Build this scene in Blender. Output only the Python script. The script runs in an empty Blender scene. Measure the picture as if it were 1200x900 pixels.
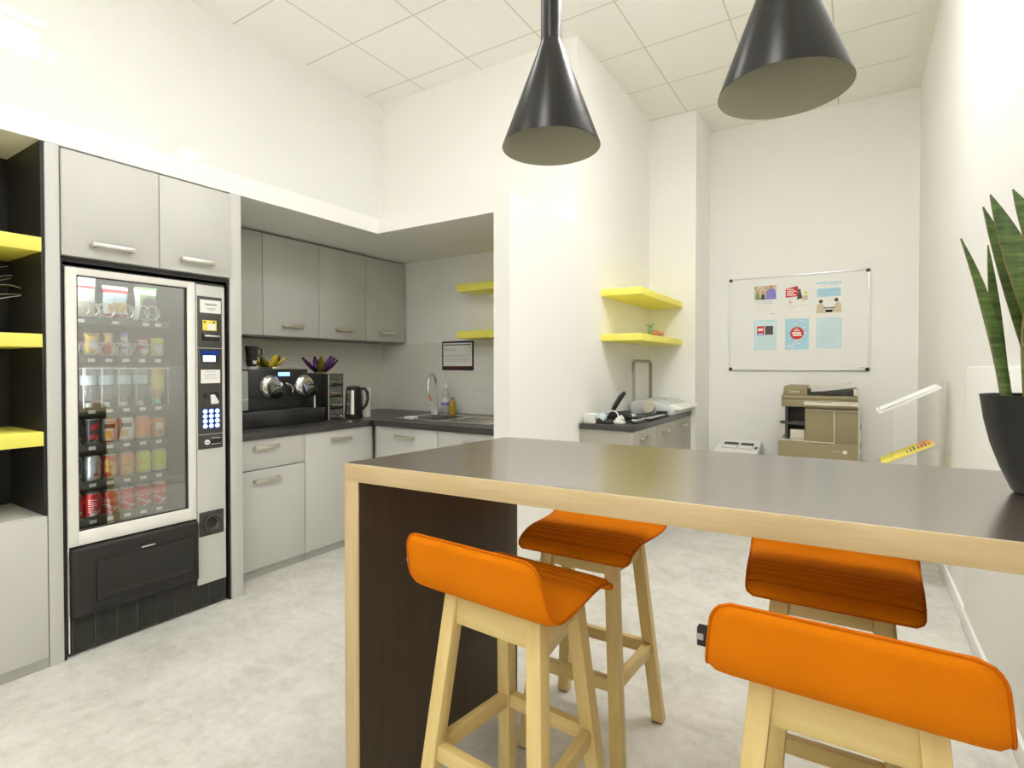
import bpy, bmesh, math, random
from mathutils import Vector, Matrix
random.seed(7)
PI = math.pi
D = bpy.data
COL = bpy.context.scene.collection

# ------------------------------------------------------------------ materials
def lin(c):
    c /= 255.0
    return c / 12.92 if c <= .04045 else ((c + .055) / 1.055) ** 2.4
def C(r, g, b): return (lin(r), lin(g), lin(b), 1)
def A(r, g, b): return (r, g, b, 1)

class NT:
    """tiny helper around a material's node tree"""
    def __init__(s, name):
        s.m = D.materials.new(name); s.m.use_nodes = True
        s.t = s.m.node_tree; s.n = s.t.nodes; s.l = s.t.links
        s.b = s.n['Principled BSDF']; s.out = s.n['Material Output']
    def node(s, typ, **kw):
        n = s.n.new(typ)
        for k, v in kw.items():
            if k in n.inputs.keys() if isinstance(k, str) else False: n.inputs[k].default_value = v
            else: setattr(n, k, v)
        return n
    def link(s, a, b): s.l.new(a, b)
    def math(s, op, a, b=None, clamp=False):
        n = s.n.new('ShaderNodeMath'); n.operation = op; n.use_clamp = clamp
        for i, v in enumerate((a, b)):
            if v is None: continue
            if isinstance(v, (int, float)): n.inputs[i].default_value = v
            else: s.link(v, n.inputs[i])
        return n.outputs[0]
    def mix(s, f, a, b):
        n = s.n.new('ShaderNodeMix'); n.data_type = 'RGBA'
        for k, v in (('Factor', f),):
            if isinstance(v, (int, float)): n.inputs[0].default_value = v
            else: s.link(v, n.inputs[0])
        for i, v in ((6, a), (7, b)):
            if isinstance(v, tuple): n.inputs[i].default_value = v
            else: s.link(v, n.inputs[i])
        return n.outputs[2]
    def coord(s, scale=(1, 1, 1)):
        tc = s.n.new('ShaderNodeTexCoord'); mp = s.n.new('ShaderNodeMapping')
        mp.inputs['Scale'].default_value = scale
        s.link(tc.outputs['Object'], mp.inputs['Vector']); return mp.outputs[0]
    def noise(s, vec, scale, detail=3, rough=.55):
        n = s.n.new('ShaderNodeTexNoise'); s.link(vec, n.inputs['Vector'])
        n.inputs['Scale'].default_value = scale; n.inputs['Detail'].default_value = detail
        n.inputs['Roughness'].default_value = rough; return n.outputs[0]
    def ramp(s, f, stops):
        n = s.n.new('ShaderNodeValToRGB'); s.link(f, n.inputs[0])
        e = n.color_ramp.elements
        while len(e) < len(stops): e.new(.5)
        for i, (p, c) in enumerate(stops): e[i].position = p; e[i].color = c
        return n.outputs[0]
    def bump(s, h, strength=.2, dist=.01):
        n = s.n.new('ShaderNodeBump'); n.inputs['Strength'].default_value = strength
        n.inputs['Distance'].default_value = dist; s.link(h, n.inputs['Height'])
        s.link(n.outputs[0], s.b.inputs['Normal'])
    def set(s, **kw):
        for k, v in kw.items(): s.b.inputs[k.replace('_', ' ')].default_value = v

def mat(name, col, rough=.5, metal=0, spec=.5, var=.04, scale=6, bump=0, coat=0):
    """plain surface with a little procedural variation in tone and relief"""
    s = NT(name); v = s.coord(); nz = s.noise(v, scale)
    lo = tuple(c * (1 - var) for c in col[:3]) + (1,); hi = tuple(min(1, c * (1 + var)) for c in col[:3]) + (1,)
    s.link(s.mix(nz, lo, hi), s.b.inputs['Base Color'])
    s.set(Roughness=rough, Metallic=metal)
    s.b.inputs['Specular IOR Level'].default_value = spec
    if coat: s.b.inputs['Coat Weight'].default_value = coat
    if bump: s.bump(s.noise(v, scale * 30), bump, .002)
    return s.m

def wood(name, c1, c2, axis, rough=.45, coat=0):
    s = NT(name); sc = [28, 28, 28]; sc[axis] = 1.6
    v = s.coord(tuple(sc)); n1 = s.noise(v, 1.6, 6, .6)
    sc2 = [6, 6, 6]; sc2[axis] = .5
    n2 = s.noise(s.coord(tuple(sc2)), 1, 2)
    f = s.math('ADD', s.math('MULTIPLY', n1, .65), s.math('MULTIPLY', n2, .35))
    s.link(s.ramp(f, [(.3, c1), (.68, c2)]), s.b.inputs['Base Color'])
    s.set(Roughness=rough); 
    if not coat: s.bump(n1, .08, .002)
    if coat:
        # satin lacquer: a clear reflecting layer over the wood
        gl = s.n.new('ShaderNodeBsdfGlossy'); gl.inputs['Roughness'].default_value = .2; gl.inputs['Color'].default_value = (1, 1, 1, 1)
        fr = s.n.new('ShaderNodeFresnel'); fr.inputs['IOR'].default_value = coat
        mx = s.n.new('ShaderNodeMixShader'); s.link(fr.outputs[0], mx.inputs[0]); s.link(s.b.outputs[0], mx.inputs[1]); s.link(gl.outputs[0], mx.inputs[2])
        s.link(mx.outputs[0], s.out.inputs[0]); s.b.inputs['Specular IOR Level'].default_value = 0
    return s.m

def tiles(name, ax, tw, th, col, grout, rough, tilt, brick=True, gw=.003, z0=0):
    """wall tiles: every tile tilted by its own small angle, with grout lines"""
    s = NT(name); tc = s.n.new('ShaderNodeTexCoord'); sp = s.n.new('ShaderNodeSeparateXYZ')
    s.link(tc.outputs['Object'], sp.inputs[0])
    v = s.math('DIVIDE', s.math('ADD', sp.outputs[2], 10 - z0), th); row = s.math('FLOOR', v)
    u = s.math('DIVIDE', s.math('ADD', sp.outputs[ax], 30), tw)
    if brick: u = s.math('ADD', u, s.math('MULTIPLY', s.math('MODULO', row, 2), .5))
    cu = s.math('FLOOR', u); fu = s.math('FRACT', u); fv = s.math('FRACT', v)
    g = s.math('MAXIMUM', s.math('LESS_THAN', fu, gw / tw), s.math('LESS_THAN', fv, gw / th))
    cb = s.n.new('ShaderNodeCombineXYZ'); s.link(cu, cb.inputs[0]); s.link(row, cb.inputs[1])
    wn = s.n.new('ShaderNodeTexWhiteNoise'); wn.noise_dimensions = '2D'; s.link(cb.outputs[0], wn.inputs['Vector'])
    ge = s.n.new('ShaderNodeNewGeometry')
    vm = s.n.new('ShaderNodeVectorMath'); vm.operation = 'SUBTRACT'; s.link(wn.outputs['Color'], vm.inputs[0]); vm.inputs[1].default_value = (.5, .5, .5)
    # a gentle pillow over each tile adds the glint along its edges
    pil = s.n.new('ShaderNodeCombineXYZ')
    s.link(s.math('MULTIPLY', s.math('POWER', s.math('MULTIPLY', s.math('SUBTRACT', fu, .5), 2), 7), .5), pil.inputs[ax])
    s.link(s.math('MULTIPLY', s.math('POWER', s.math('MULTIPLY', s.math('SUBTRACT', fv, .5), 2), 7), .5), pil.inputs[2])
    ad0 = s.n.new('ShaderNodeVectorMath'); ad0.operation = 'ADD'; s.link(vm.outputs[0], ad0.inputs[0]); s.link(pil.outputs[0], ad0.inputs[1])
    sc = s.n.new('ShaderNodeVectorMath'); sc.operation = 'SCALE'; s.link(ad0.outputs[0], sc.inputs[0]); sc.inputs['Scale'].default_value = tilt
    ad = s.n.new('ShaderNodeVectorMath'); ad.operation = 'ADD'; s.link(sc.outputs[0], ad.inputs[0]); s.link(ge.outputs['Normal'], ad.inputs[1])
    nm = s.n.new('ShaderNodeVectorMath'); nm.operation = 'NORMALIZE'; s.link(ad.outputs[0], nm.inputs[0])
    s.link(nm.outputs[0], s.b.inputs['Normal'])
    s.link(s.mix(g, col, grout), s.b.inputs['Base Color'])
    s.link(s.math('ADD', s.math('MULTIPLY', g, .5), rough), s.b.inputs['Roughness']); return s.m

def emit(name, col, strength):
    s = NT(name); e = s.n.new('ShaderNodeEmission'); e.inputs[0].default_value = col; e.inputs[1].default_value = strength
    s.link(e.outputs[0], s.out.inputs[0]); return s.m

def clear(name, tint, gloss, rough=.02, film=0.0):
    """thin clear sheet: sees through, mirrors a share of the room, optional milky film"""
    s = NT(name); tr = s.n.new('ShaderNodeBsdfTransparent'); tr.inputs[0].default_value = tint
    gl = s.n.new('ShaderNodeBsdfGlossy'); gl.inputs['Roughness'].default_value = rough
    mx = s.n.new('ShaderNodeMixShader'); mx.inputs[0].default_value = gloss
    s.link(tr.outputs[0], mx.inputs[1]); s.link(gl.outputs[0], mx.inputs[2]); res = mx.outputs[0]
    if film:
        df = s.n.new('ShaderNodeBsdfDiffuse'); df.inputs[0].default_value = (.8, .85, .8, 1)
        m2 = s.n.new('ShaderNodeMixShader'); m2.inputs[0].default_value = film
        s.link(res, m2.inputs[1]); s.link(df.outputs[0], m2.inputs[2]); res = m2.outputs[0]
    s.link(res, s.out.inputs[0]); return s.m

WALLC = A(.88, .876, .845)
M = {}
M['wall'] = mat('wall paint', WALLC, .75, spec=.25, var=.012, scale=3, bump=.03)
M['ceil_plain'] = mat('ceiling plaster', A(.85, .835, .76), .85, spec=.2, var=.01)
M['soffit'] = M['wall']
M['tile_gloss'] = tiles('glossy white wall tiles', 1, .2, .1, A(.83, .83, .80), A(.80, .80, .765), .045, .06, True, .0022)
M['tile_left'] = tiles('splashback tiles side', 1, .15, .075, A(.84, .83, .775), A(.66, .65, .58), .16, .02, True, .003, .895)
M['tile_back'] = tiles('splashback tiles back', 0, .15, .075, A(.84, .83, .775), A(.66, .65, .58), .16, .02, True, .003, .895)
M['grey'] = mat('grey laminate', A(.56, .556, .525), .42, spec=.4, var=.01)
M['grey_dark'] = mat('grey laminate edge', A(.36, .355, .32), .5, spec=.35, var=.01)
M['grey_shaded'] = mat('shaded grey laminate', A(.385, .37, .315), .45, spec=.35, var=.01)  # kitchen grey laminate darkened: the cabinet's shade is put into the colour
M['black'] = mat('black panel', A(.016, .015, .013), .45, spec=.4, var=.1)
M['blackp'] = mat('black plastic', A(.018, .018, .017), .32, spec=.5, var=.1)
M['blackm'] = mat('matt black plastic', A(.019, .018, .015), .55, spec=.4, var=.1)
M['chrome'] = mat('chrome', A(.82, .82, .80), .14, 1)
M['nickel'] = mat('brushed nickel', A(.72, .69, .60), .3, 1)
M['darknickel'] = mat('dull nickel', A(.34, .32, .25), .4, .8)
M['steel'] = mat('stainless steel', A(.68, .67, .62), .25, 1)
M['yellow'] = mat('yellow lacquer', A(.89, .82, .15), .5, spec=.35, var=.01)
M['worktop'] = mat('dark grey worktop', A(.045, .045, .042), .33, spec=.5, var=.15, scale=40)
M['oak'] = wood('pale oak edge', A(.45, .32, .15), A(.63, .50, .295), 0)
M['oak_z'] = wood('pale oak upright edge', A(.45, .32, .15), A(.63, .50, .295), 2)
M['birch'] = wood('pale birch', A(.61, .455, .17), A(.73, .58, .26), 2, .4)
M['birch_x'] = wood('pale birch rail', A(.61, .455, .17), A(.73, .58, .26), 0, .4)
M['birch_y'] = wood('pale birch side rail', A(.61, .455, .17), A(.73, .58, .26), 1, .4)
M['dark_lam'] = wood('dark brown laminate', A(.055, .040, .029), A(.10, .075, .055), 0, .5, 8.0)
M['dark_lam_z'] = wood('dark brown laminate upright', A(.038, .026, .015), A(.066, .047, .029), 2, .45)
M['cream'] = mat('cream metal', A(.82, .81, .755), .35, spec=.4, var=.01)
M['lightgrey'] = mat('light grey metal', A(.60, .60, .55), .4, spec=.4, var=.01)
M['bluegrey'] = mat('pale blue grey plastic', A(.55, .58, .58), .4, spec=.4, var=.01)
M['darkgrey'] = mat('dark grey plastic', A(.055, .053, .046), .45, spec=.4, var=.06)
M['white'] = mat('white plastic', A(.82, .82, .79), .4, var=.01)
M['paper'] = mat('white paper', A(.84, .84, .80), .8, var=.01)
M['greyprint'] = mat('grey print', A(.35, .35, .35), .8)
M['black_ink'] = mat('black print', A(.02, .018, .03), .7)
M['red_ink'] = mat('red print', A(.60, .02, .025), .6)
M['dark_red'] = mat('dark red print', A(.12, .012, .018), .7)
M['blue_ink'] = mat('light blue print', A(.42, .68, .82), .8, var=.25, scale=60)
M['blue_pale'] = mat('pale blue print', A(.62, .78, .82), .8, var=.12, scale=50)
M['violet'] = mat('violet blue print', A(.24, .22, .62), .7)
M['skin'] = mat('tan print', A(.55, .33, .2), .7)
M['darkprint'] = mat('dark photo print', A(.09, .07, .06), .7, var=.4, scale=60)
M['beigeprint'] = mat('beige photo print', A(.62, .52, .38), .7, var=.3, scale=50)
M['greenprint'] = mat('green photo print', A(.2, .3, .14), .7, var=.4, scale=50)
M['printer'] = mat('taupe plastic', A(.275, .232, .13), .5, spec=.35, var=.02)
M['printer_l'] = mat('pale taupe plastic', A(.62, .58, .47), .45, spec=.4, var=.02)
M['red'] = mat('red can paint', A(.62, .012, .018), .25, metal=.15, var=.02)
M['silver'] = mat('silver can paint', A(.66, .67, .70), .28, metal=.5)
M['orange_p'] = mat('orange can paint', A(.85, .26, .03), .3)
M['lime'] = mat('lime can paint', A(.62, .72, .02), .3)
M['gold'] = mat('gold foil', A(.72, .45, .10), .3, metal=.3)
M['peach'] = mat('peach can paint', A(.80, .28, .15), .3)
M['darkcan'] = mat('dark can paint', A(.03, .032, .04), .3)
M['terracotta'] = mat('terracotta', A(.50, .22, .10), .7)
M['teal'] = mat('mint plastic', A(.25, .72, .48), .4)
M['purple'] = mat('purple glaze', A(.075, .02, .10), .2, var=.5, scale=25)
M['yellowg'] = mat('yellow glaze', A(.72, .55, .03), .25, var=.12, scale=25)
M['olive'] = mat('olive glaze', A(.16, .14, .015), .25)
M['lampblk'] = mat('charcoal lamp lacquer', A(.012, .0115, .009), .28, spec=.32, var=.03)
M['lampin'] = mat('grey lamp inside', A(.42, .415, .31), .6, spec=.3, var=.02)
M['soil'] = mat('bark chips', A(.30, .13, .06), .9, var=.5, scale=60, bump=.6)
M['pot'] = mat('black pot', A(.014, .014, .012), .42, spec=.45, var=.08)
M['display'] = emit('blue lit display', (.25, .42, 1, 1), 1.6)
M['lcdlit'] = emit('white blue lit display', (.62, .78, 1, 1), 1.3)
M['bluelit'] = emit('blue lit key field', (.03, .07, .35, 1), .5)
M['keylit'] = emit('lit key', (.6, .72, 1, 1), 1.1)
M['tubelit'] = emit('cool white lamp tube', (.92, .97, 1, 1), 16.0)
M['diffuser'] = emit('lamp diffuser', (1, .985, .98, 1), 8.0)
M['covelit'] = emit('cove light strip', (1, .985, .98, 1), .9)
M['added_uplit_rear'] = emit('added rear lamp strip', (1, .985, .98, 1), 14.0)  # upper side of the unseen lamps added behind the viewer
M['diffuser_far'] = emit('lamp diffuser bright', (1, .985, .985, 1), 29.0)
M['diffuser_rear'] = emit('lamp diffuser rear', (1, .985, .98, 1), 17.0)
M['diffuser_mid'] = emit('lamp diffuser medium', (1, .985, .98, 1), 7.0)
M['diffuser_dim'] = emit('dimmed lamp diffuser', (1, .985, .98, 1), 5.5)
M['added_uplit'] = emit('added lamp up strip', (1, .985, .98, 1), 24.0)
M['glass'] = clear('door glass', (.95, .98, .97, 1), .30, .015)
M['acrylic'] = clear('clear acrylic', (.97, .97, .96, 1), .06, .05)
M['acrylic_e'] = clear('acrylic drawer front', (.80, .80, .80, 1), .12, .08, .06)
M['pet'] = clear('clear bottle', (.90, .94, .97, 1), .14, .06, .06)
M['blueplastic'] = clear('blue tinted tank', (.55, .70, .92, 1), .12, .1, .45)
M['amber'] = mat('amber liquid soap', A(.45, .27, .02), .15)
M['yellowpaper'] = mat('yellow cover', A(.82, .70, .10), .6)
M['orange_cover'] = mat('orange cover print', A(.85, .38, .10), .6)
M['wire'] = mat('silver wire', A(.75, .75, .72), .3, .9)

def fabric():
    s = NT('orange felt'); v = s.coord()
    nz = s.noise(v, 9, 3); fine = s.noise(v, 520, 2)
    f = s.math('ADD', s.math('MULTIPLY', nz, .6), s.math('MULTIPLY', fine, .4))
    s.link(s.mix(f, A(.56, .145, .0018), A(.74, .215, .0035)), s.b.inputs['Base Color'])
    s.set(Roughness=.85); s.b.inputs['Specular IOR Level'].default_value = .06
    s.bump(fine, .25, .001); return s.m
M['felt'] = fabric()
M['felt_stitch'] = mat('dark orange stitching', A(.20, .045, .002), .9, spec=.05)
M['felt_seam'] = mat('orange piping', A(.50, .115, .002), .85, spec=.06, bump=.2, scale=20)

def floor_mat():
    s = NT('mottled pale vinyl'); v = s.coord()
    a = s.noise(v, 3.6, 8, .68); b = s.noise(v, 11, 5, .6); c = s.noise(v, 26, 6, .7)
    f = s.math('ADD', s.math('ADD', s.math('MULTIPLY', a, .45), s.math('MULTIPLY', b, .25)), s.math('MULTIPLY', c, .3))
    col = s.ramp(f, [(.36, A(.47, .457, .405)), (.5, A(.61, .598, .55)), (.62, A(.71, .70, .65))])
    tc = s.n.new('ShaderNodeTexCoord'); sp = s.n.new('ShaderNodeSeparateXYZ'); s.link(tc.outputs['Object'], sp.inputs[0])
    fx = s.math('FRACT', s.math('DIVIDE', s.math('ADD', sp.outputs[0], 20.3), 2.0)); fy = s.math('FRACT', s.math('DIVIDE', s.math('ADD', sp.outputs[1], 16.05), 2.0))
    j = s.math('MAXIMUM', s.math('LESS_THAN', fx, .0012), s.math('LESS_THAN', fy, .0018))
    s.link(s.mix(s.math('MULTIPLY', j, .5), col, A(.78, .77, .72)), s.b.inputs['Base Color'])
    s.set(Roughness=.38); s.b.inputs['Specular IOR Level'].default_value = .35
    s.bump(b, .04, .002); return s.m
M['floor'] = floor_mat()

def ceil_mat():
    s = NT('ceiling tiles'); tc = s.n.new('ShaderNodeTexCoord'); sp = s.n.new('ShaderNodeSeparateXYZ'); s.link(tc.outputs['Object'], sp.inputs[0])
    P = .632
    fx = s.math('FRACT', s.math('DIVIDE', s.math('ADD', sp.outputs[0], 3.31 + P * 20 + .006), P))
    fy = s.math('FRACT', s.math('DIVIDE', s.math('ADD', sp.outputs[1], -2.28 + P * 20 + .006), P))
    g = s.math('MAXIMUM', s.math('LESS_THAN', fx, .010 / P), s.math('LESS_THAN', fy, .010 / P))
    nz = s.noise(s.coord(), 3)
    base = s.mix(nz, A(.86, .848, .80), A(.88, .868, .82))
    s.link(s.mix(g, base, A(.60, .58, .50)), s.b.inputs['Base Color'])
    s.set(Roughness=.9); s.b.inputs['Specular IOR Level'].default_value = .15
    s.bump(s.noise(s.coord(), 300, 2), .05, .001); return s.m
M['ceil'] = ceil_mat()

def leaf_mat():
    s = NT('banded succulent leaf'); v = s.coord((4, 4, 44)); a = s.noise(v, 2.2, 5, .65); b = s.noise(s.coord((60, 60, 3)), 1, 3)
    f = s.math('ADD', s.math('MULTIPLY', a, .8), s.math('MULTIPLY', b, .2))
    s.link(s.ramp(f, [(.36, A(.035, .068, .02)), (.5, A(.085, .145, .038)), (.64, A(.16, .225, .06))]), s.b.inputs['Base Color'])
    s.set(Roughness=.42); return s.m
M['leaf'] = leaf_mat()
M['leafrim'] = mat('brown leaf rim', A(.20, .13, .05), .6)

# ------------------------------------------------------------------ mesh builder
OFF = {}
class MB:
    def __init__(s): s.bm = bmesh.new()
    def _merge(s, b, m, mtx=None):
        if mtx is not None: bmesh.ops.transform(b, matrix=mtx, verts=b.verts)
        for f in b.faces:
            if m is not None: f.material_index = m
        me = D.meshes.new('t'); b.to_mesh(me); b.free(); s.bm.from_mesh(me); D.meshes.remove(me)
    def box(s, x0, x1, y0, y1, z0, z1, m=0, bev=0, seg=2, mtx=None):
        b = bmesh.new(); bmesh.ops.create_cube(b, size=1)
        for v in b.verts:
            v.co = Vector((x0 + (v.co.x + .5) * (x1 - x0), y0 + (v.co.y + .5) * (y1 - y0), z0 + (v.co.z + .5) * (z1 - z0)))
        if bev: bmesh.ops.bevel(b, geom=b.edges[:], offset=bev, segments=seg, affect='EDGES', profile=.5)
        s._merge(b, m, mtx); return s
    def cyl(s, p0, p1, r0, r1=None, seg=24, m=0, caps=True):
        r1 = r0 if r1 is None else r1; p0 = Vector(p0); p1 = Vector(p1)
        q = (p1 - p0).to_track_quat('Z', 'Y').to_matrix().to_4x4(); q.translation = p0; L = (p1 - p0).length
        b = bmesh.new(); rings = []
        for z, r in ((0, r0), (L, r1)):
            rings.append([b.verts.new((r * math.cos(2 * PI * i / seg), r * math.sin(2 * PI * i / seg), z)) for i in range(seg)])
        for i in range(seg): b.faces.new((rings[0][i], rings[0][(i + 1) % seg], rings[1][(i + 1) % seg], rings[1][i]))
        if caps: b.faces.new(rings[0][::-1]); b.faces.new(rings[1])
        s._merge(b, m, q); return s
    def lathe(s, prof, c=(0, 0, 0), seg=32, m=0, mtx=None, ms=None):
        b = bmesh.new(); rings = []
        for r, z in prof:
            rings.append([b.verts.new((max(r, 1e-5) * math.cos(2 * PI * i / seg), max(r, 1e-5) * math.sin(2 * PI * i / seg), z)) for i in range(seg)])
        for k in range(len(prof) - 1):
            for i in range(seg):
                f = b.faces.new((rings[k][i], rings[k][(i + 1) % seg], rings[k + 1][(i + 1) % seg], rings[k + 1][i]))
                f.material_index = ms[k] if ms else m
        bmesh.ops.remove_doubles(b, verts=b.verts, dist=2e-5)
        t = Matrix.Translation(Vector(c))
        s._merge(b, None, t @ mtx if mtx is not None else t); return s
    def tube(s, pts, r, seg=8, m=0, closed=False):
        pts = [Vector(p) for p in pts]; n = len(pts); b = bmesh.new(); rings = []
        rr = r if isinstance(r, (list, tuple)) else [r] * n
        up = None
        for i, p in enumerate(pts):
            if closed: t = pts[(i + 1) % n] - pts[i - 1]
            else: t = pts[min(i + 1, n - 1)] - pts[max(i - 1, 0)]
            t.normalize()
            if up is None: up = t.orthogonal().normalized()
            up = (up - t * up.dot(t)).normalized(); w = t.cross(up)
            rings.append([b.verts.new(p + (up * math.cos(2 * PI * k / seg) + w * math.sin(2 * PI * k / seg)) * rr[i]) for k in range(seg)])
        for i in range(n if closed else n - 1):
            a, c = rings[i], rings[(i + 1) % n]
            for k in range(seg): b.faces.new((a[k], a[(k + 1) % seg], c[(k + 1) % seg], c[k]))
        if not closed: b.faces.new(rings[0][::-1]); b.faces.new(rings[-1])
        s._merge(b, m); return s
    def prism(s, poly, plane, a, c, m=0, bev=0, seg=2, mtx=None):
        """extrude a 2d outline: plane 'xy','xz','yz' from a to c along the other axis"""
        b = bmesh.new()
        def P(u, v, w): return {'xy': (u, v, w), 'xz': (u, w, v), 'yz': (w, u, v)}[plane]
        lo = [b.verts.new(P(u, v, a)) for u, v in poly]; hi = [b.verts.new(P(u, v, c)) for u, v in poly]
        n = len(poly); b.faces.new(lo); b.faces.new(hi)
        for i in range(n): b.faces.new((lo[i], lo[(i + 1) % n], hi[(i + 1) % n], hi[i]))
        bmesh.ops.recalc_face_normals(b, faces=b.faces)
        if bev: bmesh.ops.bevel(b, geom=b.edges[:], offset=bev, segments=seg, affect='EDGES', profile=.5)
        s._merge(b, m, mtx); return s
    def hexa(s, lo, hi, m=0, bev=0):
        """box between two quads given corner by corner"""
        b = bmesh.new(); L = [b.verts.new(p) for p in lo]; H = [b.verts.new(p) for p in hi]
        b.faces.new(L); b.faces.new(H)
        for i in range(4): b.faces.new((L[i], L[(i + 1) % 4], H[(i + 1) % 4], H[i]))
        bmesh.ops.recalc_face_normals(b, faces=b.faces)
        if bev: bmesh.ops.bevel(b, geom=b.edges[:], offset=bev, segments=2, affect='EDGES', profile=.5)
        s._merge(b, m); return s
    def grid(s, fn, nu, nv, m=0, closed_u=False, mfn=None):
        b = bmesh.new(); V = [[b.verts.new(fn(i / nu, j / nv)) for j in range(nv + 1)] for i in range(nu + (0 if closed_u else 1))]
        for i in range(nu):
            for j in range(nv):
                a = V[i]; c = V[(i + 1) % len(V)]
                f = b.faces.new((a[j], c[j], c[j + 1], a[j + 1]))
                f.material_index = mfn((i + .5) / nu, (j + .5) / nv) if mfn else m
        bmesh.ops.recalc_face_normals(b, faces=b.faces)
        s._merge(b, None); return s
    def sphere(s, c, r, sx=1, sy=1, sz=1, m=0, seg=16):
        b = bmesh.new(); bmesh.ops.create_uvsphere(b, u_segments=seg, v_segments=seg // 2, radius=r)
        s._merge(b, m, Matrix.Translation(Vector(c)) @ Matrix.Diagonal((sx, sy, sz, 1))); return s
    def text(s, body, size, fn, m=0, shear=0, align='CENTER', depth=0):
        """lettering: fn maps the flat text's (x, y, z) to a place in the scene"""
        cu = D.curves.new('t', 'FONT'); cu.body = body; cu.size = size; cu.shear = shear; cu.align_x = align; cu.align_y = 'CENTER'
        cu.extrude = depth; cu.resolution_u = 3
        o = D.objects.new('t', cu); COL.objects.link(o)
        dg = bpy.context.evaluated_depsgraph_get(); me = D.meshes.new_from_object(o.evaluated_get(dg))
        D.objects.remove(o); D.curves.remove(cu)
        b = bmesh.new(); b.from_mesh(me); D.meshes.remove(me)
        for v in b.verts: v.co = Vector(fn(v.co.x, v.co.y, v.co.z))
        s._merge(b, m); return s
    def build(s, name, mats, parent=None, origin=None, sharp=35, recalc=False):
        if recalc: bmesh.ops.recalc_face_normals(s.bm, faces=s.bm.faces)
        if parent is not None: off = OFF[parent.name]
        elif origin is not None: off = Vector(origin)
        else:
            xs = [v.co for v in s.bm.verts]
            off = Vector(((min(v.x for v in xs) + max(v.x for v in xs)) / 2, (min(v.y for v in xs) + max(v.y for v in xs)) / 2, min(v.z for v in xs)))
        for v in s.bm.verts: v.co -= off
        me = D.meshes.new(name); s.bm.to_mesh(me); s.bm.free()
        for k in (mats if isinstance(mats, (list, tuple)) else [mats]): me.materials.append(M[k])
        for p in me.polygons: p.use_smooth = True
        me.set_sharp_from_angle(angle=math.radians(sharp))
        o = D.objects.new(name, me); COL.objects.link(o)
        if parent is not None: o.parent = parent
        else: o.location = off
        OFF[o.name] = off
        return o

def tag(o, label, cat, group=None):
    o['label'] = label; o['category'] = cat
    if group: o['group'] = group
    return o
def thing(name, label, cat, loc, group=None):
    o = D.objects.new(name, None); COL.objects.link(o); o.location = loc; o.empty_display_size = .05
    OFF[o.name] = Vector(loc); return tag(o, label, cat, group)
def struct(mb, name, mats, parent=None, origin=(0, 0, 0)):
    o = mb.build(name, mats, parent, origin if parent is None else None)
    if parent is None: o['kind'] = 'structure'
    return o
def clone(o, parent=None):
    c = o.copy(); COL.objects.link(c)
    if parent is not None: c.parent = parent
    for ch in list(o.children): clone(ch, c)
    return c

# ------------------------------------------------------------------ room shell
ZC = 3.81; XL = -3.87; XR = .48; YK = 3.75; YB = 6.08; XF = -2.93; ZS = 2.265; ZT = 2.375; YH = 2.80; XC = -1.795; XCI = -1.912
struct(MB().box(-4.1, .7, -3.4, 6.3, -.1, 0), 'floor', 'floor')
struct(MB().box(-4.1, .36, -3.4, 6.07, ZC, ZC + .1).box(.36, .7, -3.4, 6.07, ZC, ZC + .1, 1).box(-4.1, .7, 6.07, 6.3, ZC, ZC + .1, 1), 'ceiling', ['ceil', 'ceil_plain'])
struct(MB().box(XL - .15, XL, -3.4, YK, 0, ZS).box(XL - .15, XL, -3.4, YK, ZS, ZC, 1), 'wall_left', ['wall', 'tile_gloss'])
struct(MB().box(XL - .15, XC, YK, 6.3, 0, ZC).box(XC, -1.33, 5.465, 6.3, 0, ZC), 'wall_kitchen', 'wall')
struct(MB().box(-1.33, XR, YB, 6.3, 0, ZC), 'wall_back', 'wall')
struct(MB().box(XR, XR + .15, -3.4, 6.3, 0, ZC).box(XR - .008, XR, 1.2, 3.5, 0, 1.3, 0, .003), 'wall_right', 'wall')
struct(MB().box(XL, XR, -3.4, -3.25, 0, ZC), 'wall_front', 'wall')
# plasterboard header over the joinery, and the pier that carries it
struct(MB().prism([(XL, -3.25), (XF, -3.25), (XF, YH), (XC, YH), (XC, YK), (XL, YK)], 'xy', ZS, ZT), 'trim_1', 'wall')
struct(MB().box(XCI, XC, YH, YK, 0, ZS), 'trim_2', 'wall')
# splashback tiles
struct(MB().box(XL, XL + .008, 1.78, YK, .89, 1.515).box(XL + .008, XCI, YK - .008, YK, .89, 1.515, 1), 'trim_3', ['tile_left', 'tile_back'])
bb = MB().box(XR - .022, XR - .008, 1.2, 3.5, 0, .085, 0, .003).box(XR - .014, XR, 3.5, YB, 0, .085, 0, .003)
struct(bb, 'baseboard_right', 'white')
struct(MB().box(-1.33, XR - .014, YB - .014, YB, 0, .085, 0, .003).box(-1.344, -1.33, 5.465, YB - .014, 0, .085, 0, .003), 'baseboard_back', 'white')

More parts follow.
